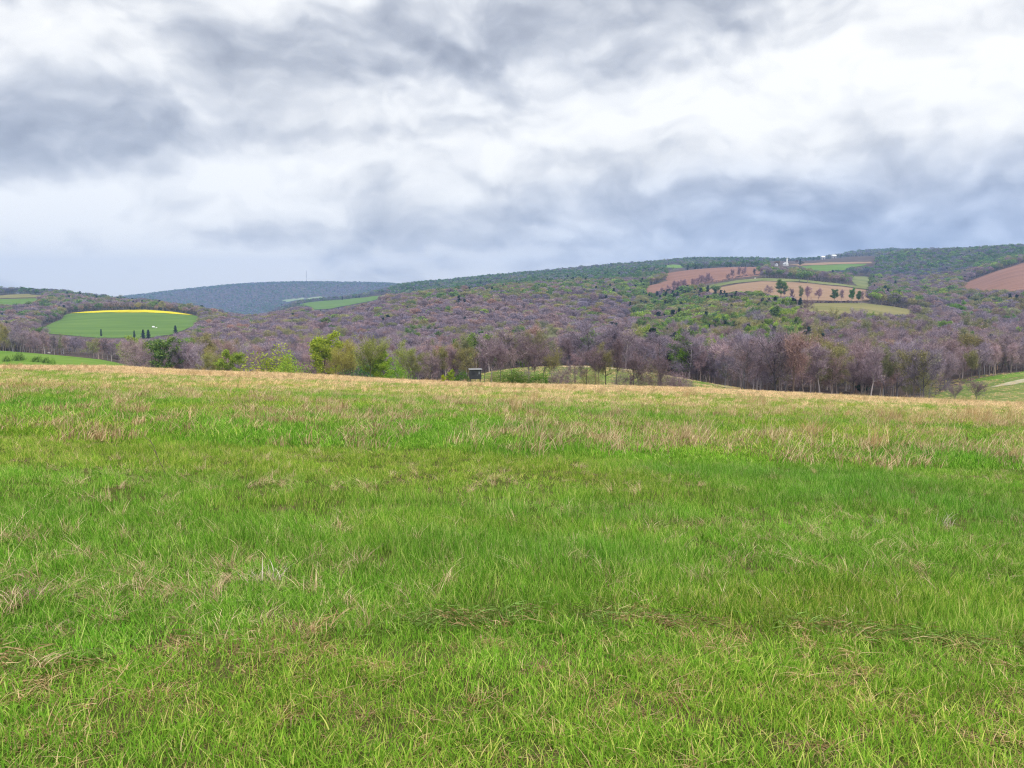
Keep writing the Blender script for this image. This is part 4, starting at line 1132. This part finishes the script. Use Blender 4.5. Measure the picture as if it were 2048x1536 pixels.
# single conspicuous tufts
def tuft(name, u, v, mat, spec, label, tint=(1, 1, 1)):
    x, y = pix_ground(u, v)
    V, f = blades(np.random.default_rng(int(u)), **spec)
    o = link(name, mesh_np(name, V, [f], [mat]), loc=(x, y, float(height(x, y)))); o.color = (*tint, 1)
    return tag(o, label, 'grass tuft')
PT = dict(n=46, radius=.11, h0=.16, h1=.3, w=.0075, lean=(.25, .8), droop=(.2, .75), seg=4, clump=False)
tuft('dead_grass_tuft', 1755, 1050, M['tuft_dry'], dict(PT, n=30, radius=.05, h0=.1, h1=.22, lean=(.05, .4)), 'upright pale dead grass tuft in the green right of centre')
tuft('dead_grass_tuft', 1886, 1052, M['tuft_dry'], dict(PT, n=34, bias=(.8, 0), h0=.12, h1=.24), 'curled pale dead grass tuft right of the upright one')
tuft('dead_grass_tuft', 1884, 918, M['tuft_dry'], dict(PT, radius=.16, h0=.12, h1=.27), 'whitish drooping grass tuft at right, left of a matching one')
tuft('dead_grass_tuft', 1919, 918, M['tuft_dry'], dict(PT, radius=.18, h0=.12, h1=.27), 'broad whitish grass tuft at right, the middle of three')
tuft('dead_grass_tuft', 1952, 920, M['tuft_dry'], dict(PT, n=30, bias=(.9, 0)), 'whitish grass tuft bent to the right, beside the broad one')
tuft('dead_grass_tuft', 525, 1165, M['tuft_dry'], dict(PT, n=60, radius=.14, h0=.1, h1=.24), 'dense whitish curled tuft at the right of the left dead patch')
tuft('dead_grass_tuft', 12, 1205, M['tuft_dry'], dict(PT, n=60, radius=.16, h0=.1, h1=.24, bias=(-.7, 0)), 'curled pale tuft at the left frame edge', (.95, .85, .75))
tuft('dead_grass_tuft', 55, 1205, M['tuft_dry'], dict(PT, n=50, radius=.12, h0=.1, h1=.24, bias=(.9, 0)), 'arching pale tuft just right of the frame-edge one', (.9, .8, .7))
tuft('dead_grass_tuft', 205, 1215, M['tuft_dry'], dict(PT, n=34, radius=.09, h0=.08, h1=.2), 'small pinkish tuft in the lower left dead patch', (.85, .7, .6))
tuft('dead_grass_tuft', 415, 1195, M['tuft_dry'], dict(PT, n=34, radius=.08, h0=.08, h1=.2, bias=(.5, .3)), 'small pale tuft left of the dense whitish one', (.9, .78, .66))
tuft('dead_grass_tuft', 1325, 915, M['tuft_dry'], dict(PT, n=70, radius=.22, h0=.1, h1=.22), 'pale matted tuft standing alone right of the meadow centre')
tuft('orange_sedge_tuft', 2022, 925, M['tuft_orange'], dict(PT, n=70, radius=.12, h0=.3, h1=.55, w=.009, bias=(1.0, 0), droop=(0, .4)), 'bright orange sedge tuft at the right frame edge')
tuft('orange_sedge_tuft', 1035, 824, M['tuft_orange'], dict(PT, n=80, radius=.2, h0=.4, h1=.75, w=.014, droop=(0, .3)), 'orange sedge tuft standing out in the middle of the meadow')

def stalk(u, v, label):
    x, y = pix_ground(u, v); rg = np.random.default_rng(5)
    pts = path(rg, (0, 0, -.02), (-.35, 0, 1), .62, 6, .08, 0)
    tp, tq = list(pts[:-1]), list(pts[1:]); r0 = [.004]*6
    for k in (2, 3, 4, 5):
        b = path(rg, pts[k], (rg.uniform(-.6, .8), rg.uniform(-.4, .4), .7), .18, 2, .1, 0)
        tp += b[:-1]; tq += b[1:]; r0 += [.0028]*2
    V, f = tubes(tp, tq, r0, [q*.75 for q in r0], 5)
    o = link('weed_stalk', mesh_np('weed_stalk', V, [f], [solid('dead_stem', (.12, .08, .06))]), loc=(x, y, float(height(x, y))))
    return tag(o, label, 'weed')
stalk(338, 958, 'dark dead weed stalk leaning left in the green grass')

def sapling(u, v_top, y, label, tint):
    x = u_to_t(u, 750)*y; z = float(height(x, y)); _, vb = project(x, y, z)
    return single_tree(x, y, (vb - v_top)/F*y, 'lime', 'low', 1, 0, tint, label, None, .9, 'sapling', 'yellow_sapling')
sapling(887, 749, 112, 'short yellow-green leafy sapling at the meadow edge left of the hut', (1.5, 1.25, .4))
sapling(902, 738, 128, 'taller thin yellow-green sapling just right of the short one', (1.1, 1.05, .7))

# ------------------------------------------------------------------ buildings and other things
M['hut'] = solid('dark_boards', (.035, .037, .042), .8, .5, 2.0)
M['hutroof'] = solid('pale_sheet', (.26, .26, .27), .7, .3)
M['black'] = solid('dark_opening', (.012, .013, .016), .6)
M['pane'] = solid('dull_pane', (.15, .165, .185), .4)
M['white'] = solid('white_boards', (.80, .80, .78), .6, .05)
M['shingle'] = solid('grey_roofing', (.34, .34, .35), .7)
M['whiteroof'] = solid('pale_metal_roof', (.78, .80, .82), .45, .05)
M['steel'] = solid('grey_steel', (.42, .44, .47), .5)
M['glass'] = solid('dark_glass', (.05, .06, .08), .2)
M['hay'] = solid('white_wrap', (.82, .82, .80), .5, .05)

def hut():
    y = 150.0; x = u_to_t(950.5, 750)*y; z = float(height(x, y))
    _, vb = project(x, y, z)
    top = EYE + y*v_to_slope(737.5) - z
    r = empty('field_hut', (x, y, z), 'small dark boarded hut with a pale flat roof among bare trees', 'hut', rz=.12)
    w, d = 1.12, 1.0
    for sx in (-1, 1):
        for sy in (-1, 1):
            MB().box(sx*w*.86-.06, sx*w*.86+.06, sy*d*.8-.06, sy*d*.8+.06, -.3, top-1.95).build('leg', M['hut'], r)
    b = MB().box(-w, w, -d, d, top-1.95, top-.12)
    for i in range(9): b.box(-w-.02, w+.02, -d-.025, -d+.01, top-1.93+i*.2, top-1.93+i*.2+.17)
    b.build('wall', M['hut'], r)
    MB().box(-w-.16, w+.16, -d-.2, d+.16, top-.118, top-.03).build('roof', M['hutroof'], r)
    for x0, x1 in ((-.62, -.15),):
        f = MB().box(x0-.05, x1+.05, -d-.06, -d-.03, top-1.1, top-.55).build('window', M['hut'], r)
        MB().box(x0, x1, -d-.075, -d-.06, top-1.06, top-.6).build('pane', M['black'], f)
    f = MB().box(.5, .92, -d-.06, -d-.03, top-1.05, top-.42).build('window', M['hut'], r)
    MB().box(.55, .87, -d-.075, -d-.06, top-1.0, top-.47).build('pane', M['pane'], f)
    dr = MB().box(-.08, .42, -d-.06, -d-.03, top-1.93, top-.35).build('door', M['hut'], r)
    MB().box(.33, .38, -d-.1, -d-.06, top-1.2, top-1.1).build('handle', M['hutroof'], dr)
hut()

def church():
    x, y = hit(1571, 531.5, 1700, 2250); z = float(height(x, y)); k = y/F     # metres per photo pixel
    r = empty('church', (x, y, z - .5), 'white country church with pointed steeple on the hilltop', 'church', rz=.15)
    W = 3.6*k
    MB().box(-W*.9, W*1.1, -4.2*k, 5*k, 0, 4.2*k).build('wall', M['white'], r)
    rf = MB()
    x0, x1 = -W*1.0, W*1.2; xm = (x0+x1)/2
    rf.add([(x0,-4.4*k,4.2*k),(x1,-4.4*k,4.2*k),(x1,5.2*k,4.2*k),(x0,5.2*k,4.2*k),(xm,-4.4*k,7.0*k),(xm,5.2*k,7.0*k)], [(0,3,2,1),(0,1,4),(2,3,5),(1,2,5,4),(3,0,4,5)])
    rf.build('roof', M['whiteroof'], r)
    s = MB().box(-1.5*k, 1.5*k, -6.2*k, -4.25*k, 0, 9.2*k); s.box(-1.75*k, 1.75*k, -6.4*k, -4.05*k, 9.2*k, 9.7*k); s.box(-1.2*k, 1.2*k, -6.0*k, -4.45*k, 9.7*k, 11.4*k)
    st = s.build('steeple', M['white'], r)
    q = MB(); c = (-5.22*k)
    q.add([(-1.3*k, c-1.0*k, 11.4*k), (1.3*k, c-1.0*k, 11.4*k), (1.3*k, c+1.0*k, 11.4*k), (-1.3*k, c+1.0*k, 11.4*k), (0, c, 17.5*k)], [(0,3,2,1),(0,1,4),(1,2,4),(2,3,4),(3,0,4)])
    q.build('spire', M['white'], st)
    MB().box(-.5*k, .5*k, -6.27*k, -6.2*k, 0, 2.4*k).build('door', M['black'], r)
    for xx in (-2.4*k, 2.6*k):
        f = MB().box(xx-.4*k, xx+.4*k, -4.26*k, -4.2*k, 1.3*k, 3.5*k).build('window', M['white'], r)
        MB().box(xx-.3*k, xx+.3*k, -4.3*k, -4.26*k, 1.4*k, 3.4*k).build('pane', M['glass'], f)
    # house and trees beside it
    x2, y2 = x - 17*k, y + 4
    h = empty('house', (x2, y2, float(height(x2, y2)) - .4), 'narrow white house left of the hilltop church', 'house', rz=.3)
    MB().box(-1.3*k, 1.3*k, -3*k, 3*k, 0, 4.2*k).build('wall', M['white'], h)
    MB().gable(-1.3*k, 1.3*k, -3*k, 3*k, 4.2*k, 6.0*k, .2*k).build('roof', M['shingle'], h)
    for zz in (.9*k, 2.6*k):
        f = MB().box(-.5*k, .5*k, -3.08*k, -3*k, zz, zz+1.1*k).build('window', M['white'], h); MB().box(-.4*k, .4*k, -3.12*k, -3.08*k, zz+.1*k, zz+k).build('pane', M['glass'], f)
    for du, hh, kind, wd, tint, lb in ((-10, 12, 'olive', 1.2, (.75, .5, .45), 'reddish-brown tree between the hilltop church and white house'),
                                       (-6, 11, 'olive', 1.1, (.7, .5, .45), 'reddish-brown tree touching the left side of the church'),
                                       (25, 13, 'bare', .8, (.6, .6, .6), 'thin dark bare tree right of the church, at the skyline'),
                                       (32, 14, 'pine', 1.5, (.9, 1.1, .9), 'dark round tree right of the church, at the skyline'),
                                       (37, 9, 'olive', 1.2, (.5, .5, .5), 'low dark tree beside the dark round skyline tree')):
        xx = x + du*k; yy_ = y + (30 if du < 0 else 10)
        single_tree(xx, yy_, hh*k*.95, kind, 'round', 1, 1, tint, lb, None, wd)
church()

def barns():
    for u, v, wpx, hpx, lb in ((1668, 505, 8, 5.0, 'white roofed long barn at the skyline below the purple ridge'),
                               (1646, 512, 7, 4.5, 'pale roofed shed at the skyline left of the white barn')):
        x, y = hit(u, v, 2200, 3300); k = y/F; z = float(height(x, y))
        r = empty('barn', (x, y, z - .4), lb, 'barn', 'skyline barns', .1)
        MB().box(-wpx/2*k, wpx/2*k, -3*k, 3*k, 0, hpx*k).build('wall', M['shingle'], r)
        MB().gable(-wpx/2*k, wpx/2*k, -3*k, 3*k, hpx*k, (hpx+2.6)*k, .4*k).build('roof', M['whiteroof'], r)
        MB().box(-.8*k, .8*k, -3.1*k, -3*k, 0, 2.5*k).build('door', M['black'], r)
barns()

def mast():
    x, y = hit(613.5, 566.5, 4300, 5600); z = float(height(x, y)); k = y/F
    H = 25*k; w = 1.1
    r = empty('radio_mast', (x, y, z - 1), 'thin lattice radio mast standing on the far left ridge', 'mast')
    b = MB()
    C = [(w*math.cos(a), w*math.sin(a)) for a in (0, 2.094, 4.189)]
    for cx, cy in C: b.tube((cx, cy, 0), (cx*.7, cy*.7, H), .55, .42, 5)
    n = 16
    for i in range(n):
        z0, z1 = H*i/n, H*(i+1)/n
        for j in range(3):
            p, q = C[j], C[(j+1) % 3]; f0, f1 = 1-.3*i/n, 1-.3*(i+1)/n
            b.tube((p[0]*f0, p[1]*f0, z0), (q[0]*f1, q[1]*f1, z1), .22, .22, 4); b.tube((p[0]*f0, p[1]*f0, z0), (q[0]*f0, q[1]*f0, z0), .22, .22, 4)
    b.build('lattice', M['steel'], r)
    MB().tube((0, 0, H), (0, 0, H+6), .25, .12, 6).build('antenna', M['steel'], r)
    for j in range(3):
        a = .5 + 2.094*j
        MB().tube((math.cos(a)*H*.5, math.sin(a)*H*.5, -2), (0, 0, H*.85), .05, .05, 4).build('guy_wire', M['steel'], r)
mast()

def bale(u, v, yr, w, label, mat='hay'):
    x, y = hit(u, v, *yr); z = float(height(x, y)); b = MB(); n = 14; rr = w*.42
    v0 = []; 
    for s, rad in ((-w/2, rr*.86), (-w/2+.12*w, rr), (w/2-.12*w, rr), (w/2, rr*.86)):
        v0 += [(s, rr + rad*math.cos(2*math.pi*k/n) - .0, rr + rad*math.sin(2*math.pi*k/n)) for k in range(n)]
    fs = [(j*n+k, j*n+(k+1) % n, (j+1)*n+(k+1) % n, (j+1)*n+k) for j in range(3) for k in range(n)] + [tuple(range(n-1, -1, -1)), tuple(range(3*n, 4*n))]
    b.add(v0, fs); o = b.build('wrapped_bale', M[mat], None, (x, y, z - .05))
    return tag(o, label, 'bale', 'white bales')
bale(306, 656, (820, 1200), 3.0, 'larger white bale lying on the hillside pasture slope')
bale(312.5, 656.5, (820, 1200), 1.6, 'smaller white bale lying right of the larger one')
bale(97, 707.5, (250, 450), 1.2, 'tiny white bale at the top edge of the left pasture')
def cart():
    x, y = hit(1510, 557.5, 1080, 1500); z = float(height(x, y)); k = y/F
    r = empty('white_trailer', (x, y, z), 'small white box trailer at the hedge end above the headland strip', 'trailer', rz=.1)
    MB().box(-1.5*k, 1.5*k, -.9*k, .9*k, .5*k, 2.0*k).build('box_body', M['white'], r)
    MB().box(1.5*k, 2.2*k, -.1*k, .1*k, .5*k, .65*k).build('drawbar', M['steel'], r)
    for xx in (-.6*k, .6*k):
        for yy_ in (-.95*k, .95*k):
            b = MB(); b.tube((xx, yy_-.1*k, .38*k), (xx, yy_+.1*k, .38*k), .38*k, .38*k, 12); b.build('wheel', M['black'], r)
cart()

# ------------------------------------------------------------------ sky, sun, air, camera
SUN_EL, SUN_AZ = math.radians(52), math.radians(150)       # azimuth clockwise from the view direction
world = bpy.data.worlds.new('World'); scene.world = world; world.use_nodes = True
def build_world():
    nt = world.node_tree; nt.nodes.clear(); L = nt.links.new
    out = N(nt, 'ShaderNodeOutputWorld'); 
    sky = N(nt, 'ShaderNodeTexSky', sky_type='NISHITA'); sky.sun_disc = False
    sky.sun_elevation = SUN_EL; sky.sun_rotation = SUN_AZ; sky.altitude = 300
    bg0 = N(nt, 'ShaderNodeBackground'); bg0.inputs[1].default_value = 0.09; L(sky.outputs[0], bg0.inputs[0])
    tc = N(nt, 'ShaderNodeTexCoord'); sx = N(nt, 'ShaderNodeSeparateXYZ'); L(tc.outputs['Generated'], sx.inputs[0])
    x, y, z = sx.outputs
    # flat cloud deck seen in perspective
    den = mth(nt, 'ADD', mth(nt, 'MAXIMUM', z, 0.0), 0.17)
    cx = N(nt, 'ShaderNodeCombineXYZ'); L(mth(nt, 'DIVIDE', x, den), cx.inputs[0]); L(mth(nt, 'DIVIDE', y, den), cx.inputs[1])
    P = cx.outputs[0]
    n1 = noise(nt, P, 1.0, 8, .56, .25); 
    n2 = noise(nt, P, 2.6, 8, .55, .3)
    mp = N(nt, 'ShaderNodeMapping'); mp.inputs['Location'].default_value = (7.3, 2.1, 0); L(P, mp.inputs[0])
    n3 = noise(nt, mp.outputs[0], 7.0, 7, .58, .2)
    # broad masses of this sky: darker and brighter banks of cloud by direction
    az = mth(nt, 'ARCTAN2', x, y); el = mth(nt, 'ARCSINE', z)
    cc = N(nt, 'ShaderNodeCombineXYZ'); L(az, cc.inputs[0]); L(el, cc.inputs[1])
    wn = N(nt, 'ShaderNodeTexNoise'); wn.inputs['Scale'].default_value = 5.5; wn.inputs['Detail'].default_value = 5; L(cc.outputs[0], wn.inputs['Vector'])
    wv = N(nt, 'ShaderNodeVectorMath', operation='MULTIPLY_ADD'); L(wn.outputs['Color'], wv.inputs[0]); wv.inputs[1].default_value = (.16, .10, 0); wv.inputs[2].default_value = (-.08, -.05, 0)
    wa = N(nt, 'ShaderNodeVectorMath', operation='ADD'); L(cc.outputs[0], wa.inputs[0]); L(wv.outputs[0], wa.inputs[1])
    def dirs(u, v):
        a, dy, dz = ray(u, v); return math.atan2(a, dy), math.asin(dz / math.sqrt(a*a + dy*dy + dz*dz))
    def blob(u, v, ru, rv, rotd, w):
        a, e = dirs(u, v)
        m = N(nt, 'ShaderNodeMapping', vector_type='TEXTURE'); L(wa.outputs[0], m.inputs[0])
        m.inputs['Location'].default_value = (a, e, 0); m.inputs['Rotation'].default_value = (0, 0, math.radians(rotd))
        m.inputs['Scale'].default_value = (ru/F, rv/F, 1)
        g = N(nt, 'ShaderNodeTexGradient', gradient_type='SPHERICAL'); L(m.outputs[0], g.inputs[0])
        s = mth(nt, 'SMOOTH_MIN', g.outputs[1], .8, .3)
        return mth(nt, 'MULTIPLY', s, w)
    mb = N(nt, 'ShaderNodeMapping'); L(wa.outputs[0], mb.inputs[0]); mb.inputs['Scale'].default_value = (1, 1.75, 1); mb.inputs['Rotation'].default_value = (0, 0, math.radians(-3))
    def billow(sc, det):
        n = noise(nt, mb.outputs[0], sc, det, .5, .15)
        return mth(nt, 'ABSOLUTE', mth(nt, 'MULTIPLY_ADD', n, 2.0, -1.0))
    b1 = noise(nt, mb.outputs[0], 5.0, 3, .48, .0); b2 = billow(6.0, 1.5)
    def vor(sc):
        wz = N(nt, 'ShaderNodeTexNoise'); wz.inputs['Scale'].default_value = sc*1.3; wz.inputs['Detail'].default_value = 4; L(mb.outputs[0], wz.inputs['Vector'])
        w2 = N(nt, 'ShaderNodeVectorMath', operation='MULTIPLY_ADD'); L(wz.outputs['Color'], w2.inputs[0]); w2.inputs[1].default_value = (.9/sc, .9/sc, 0); L(mb.outputs[0], w2.inputs[2])
        v = N(nt, 'ShaderNodeTexVoronoi', feature='SMOOTH_F1', voronoi_dimensions='2D'); v.inputs['Scale'].default_value = sc; v.inputs['Smoothness'].default_value = .8
        L(w2.outputs[0], v.inputs['Vector']); return v.outputs['Distance']
    def emboss(sc, det, up):
        a = noise(nt, mb.outputs[0], sc, det, .5, .0)
        o = N(nt, 'ShaderNodeVectorMath', operation='ADD'); L(mb.outputs[0], o.inputs[0]); o.inputs[1].default_value = (.08*up, up*1.75, 0)
        return mth(nt, 'SUBTRACT', a, noise(nt, o.outputs[0], sc, det, .5, .0))
    acc = None
    for b in BLOBS:
        t = blob(*b); acc = t if acc is None else mth(nt, 'ADD', acc, t)
    d = mth(nt, 'ADD', acc, .29)
    d = mth(nt, 'MULTIPLY_ADD', mth(nt, 'SUBTRACT', n1, .5), .22, d)
    d = mth(nt, 'MULTIPLY_ADD', mth(nt, 'SUBTRACT', n2, .5), .16, d)
    d = mth(nt, 'MULTIPLY_ADD', mth(nt, 'SUBTRACT', n3, .5), .12, d)
    d = mth(nt, 'MULTIPLY_ADD', mth(nt, 'SUBTRACT', b1, .5), .75, d)
    d = mth(nt, 'MULTIPLY_ADD', mth(nt, 'SUBTRACT', b2, .2), -.18, d)
    d = mth(nt, 'MULTIPLY_ADD', mth(nt, 'SUBTRACT', vor(11.0), .42), .42, d)
    d = mth(nt, 'MULTIPLY_ADD', mth(nt, 'SUBTRACT', vor(27.0), .42), .20, d)
    d = mth(nt, 'MULTIPLY_ADD', emboss(6.0, 3, .034), -1.15, d)          # cloud tops catch the light, their bases are grey
    d = mth(nt, 'MULTIPLY_ADD', emboss(17.0, 3, .012), -.5, d)
    c = ramp(nt, d, SKYRAMP)
    blue = None
    for b in BLUES:
        t = blob(*b); blue = t if blue is None else mth(nt, 'ADD', blue, t)
    c = mixc(nt, mth(nt, 'MAXIMUM', blue, 0.0, None, True), c, (.52, .65, .92), 'MULTIPLY')
    bg1 = N(nt, 'ShaderNodeBackground'); L(c, bg1.inputs[0])
    zr = N(nt, 'ShaderNodeMapRange', interpolation_type='SMOOTHSTEP'); L(z, zr.inputs[0])      # an overcast sky is brightest overhead
    zr.inputs['From Min'].default_value = .36; zr.inputs['From Max'].default_value = .85; zr.inputs['To Min'].default_value = 1.0; zr.inputs['To Max'].default_value = 1.6
    L(zr.outputs[0], bg1.inputs[1])
    mx = N(nt, 'ShaderNodeMixShader'); mx.inputs[0].default_value = .95
    L(bg0.outputs[0], mx.inputs[1]); L(bg1.outputs[0], mx.inputs[2]); L(mx.outputs[0], out.inputs[0])
BLOBS = [(40, 255, 420, 100, 4, .40), (560, 190, 560, 120, 10, .24), (1000, 80, 640, 140, 6, .38), (1500, 20, 420, 90, 4, .25), (330, 60, 420, 110, 0, .05),
         (1850, 150, 560, 230, 0, -.30), (1250, 240, 480, 100, 12, -.24), (600, 330, 460, 100, 14, -.24), (170, 470, 520, 140, 0, -.46),
         (1750, 400, 760, 110, -3, .40), (2040, 330, 300, 60, 0, .15), (850, 455, 420, 60, 2, .34), (620, 480, 260, 50, 2, .16), (1250, 420, 300, 60, 0, .12), (1050, 505, 260, 26, 2, -.30), (1110, 462, 90, 24, 0, -.38),
         (2000, 400, 160, 22, 0, -.25), (300, 550, 520, 70, 0, -.30), (1700, 490, 500, 40, 0, .10)]
BLUES = [(1750, 460, 900, 150, 0, .85), (60, 260, 500, 140, 0, .15), (1000, 100, 700, 160, 0, .10)]
SKYRAMP = [(0.0, (.70, .695, .675)), (0.22, (.62, .62, .615)), (0.45, (.47, .48, .50)), (0.7, (.335, .35, .385)), (1.0, (.225, .24, .275))]
build_world()

sl = bpy.data.lights.new('sun', 'SUN'); sl.energy = 1.5; sl.angle = math.radians(10); sl.color = (1, .96, .89)
so = bpy.data.objects.new('sun', sl); COL.objects.link(so)
sd = Vector((math.sin(SUN_AZ)*math.cos(SUN_EL), math.cos(SUN_AZ)*math.cos(SUN_EL), math.sin(SUN_EL)))
so.rotation_euler = sd.to_track_quat('Z', 'Y').to_euler()

HAZE = True
if HAZE:
    m, nt, out = new_mat('hazy_air')
    pv = N(nt, 'ShaderNodeVolumePrincipled'); pv.inputs['Color'].default_value = (.40, .60, 1.0, 1); pv.inputs['Density'].default_value = 1.35e-4; pv.inputs['Anisotropy'].default_value = 0.2
    nt.links.new(pv.outputs[0], out.inputs['Volume'])
    zb = float(ZG.min()) - 6; zt = float(ZG.max()) + 40
    b = MB().box(-10100, 10100, -120, 6460, zb, zt)
    o = b.build('haze', m); tag(o, kind='stuff')
    o.data.materials[0] = m

cam = bpy.data.cameras.new('camera'); co = bpy.data.objects.new('camera', cam); COL.objects.link(co)
co.location = (0, 0, EYE); co.rotation_euler = (math.pi/2 - PITCH, 0, 0)
cam.sensor_fit = 'HORIZONTAL'; cam.sensor_width = 36; cam.lens = 36*F/2048
cam.clip_start = 0.05; cam.clip_end = 40000
scene.camera = co
vs = scene.view_settings
scene.display_settings.display_device = 'sRGB'
vs.view_transform = 'Standard'; vs.look = 'None'; vs.gamma = 1; vs.exposure = 0.72; vs.use_curve_mapping = False
cy = scene.cycles
cy.use_denoising = True; cy.denoiser = 'OPENIMAGEDENOISE'; cy.denoising_input_passes = 'RGB_ALBEDO_NORMAL'; cy.denoising_prefilter = 'NONE'; cy.pixel_filter_type = 'BLACKMAN_HARRIS'; cy.filter_width = 1.2
cy.max_bounces = 6; cy.diffuse_bounces = 3; cy.glossy_bounces = 1; cy.transmission_bounces = 3; cy.volume_bounces = 1; cy.transparent_max_bounces = 4
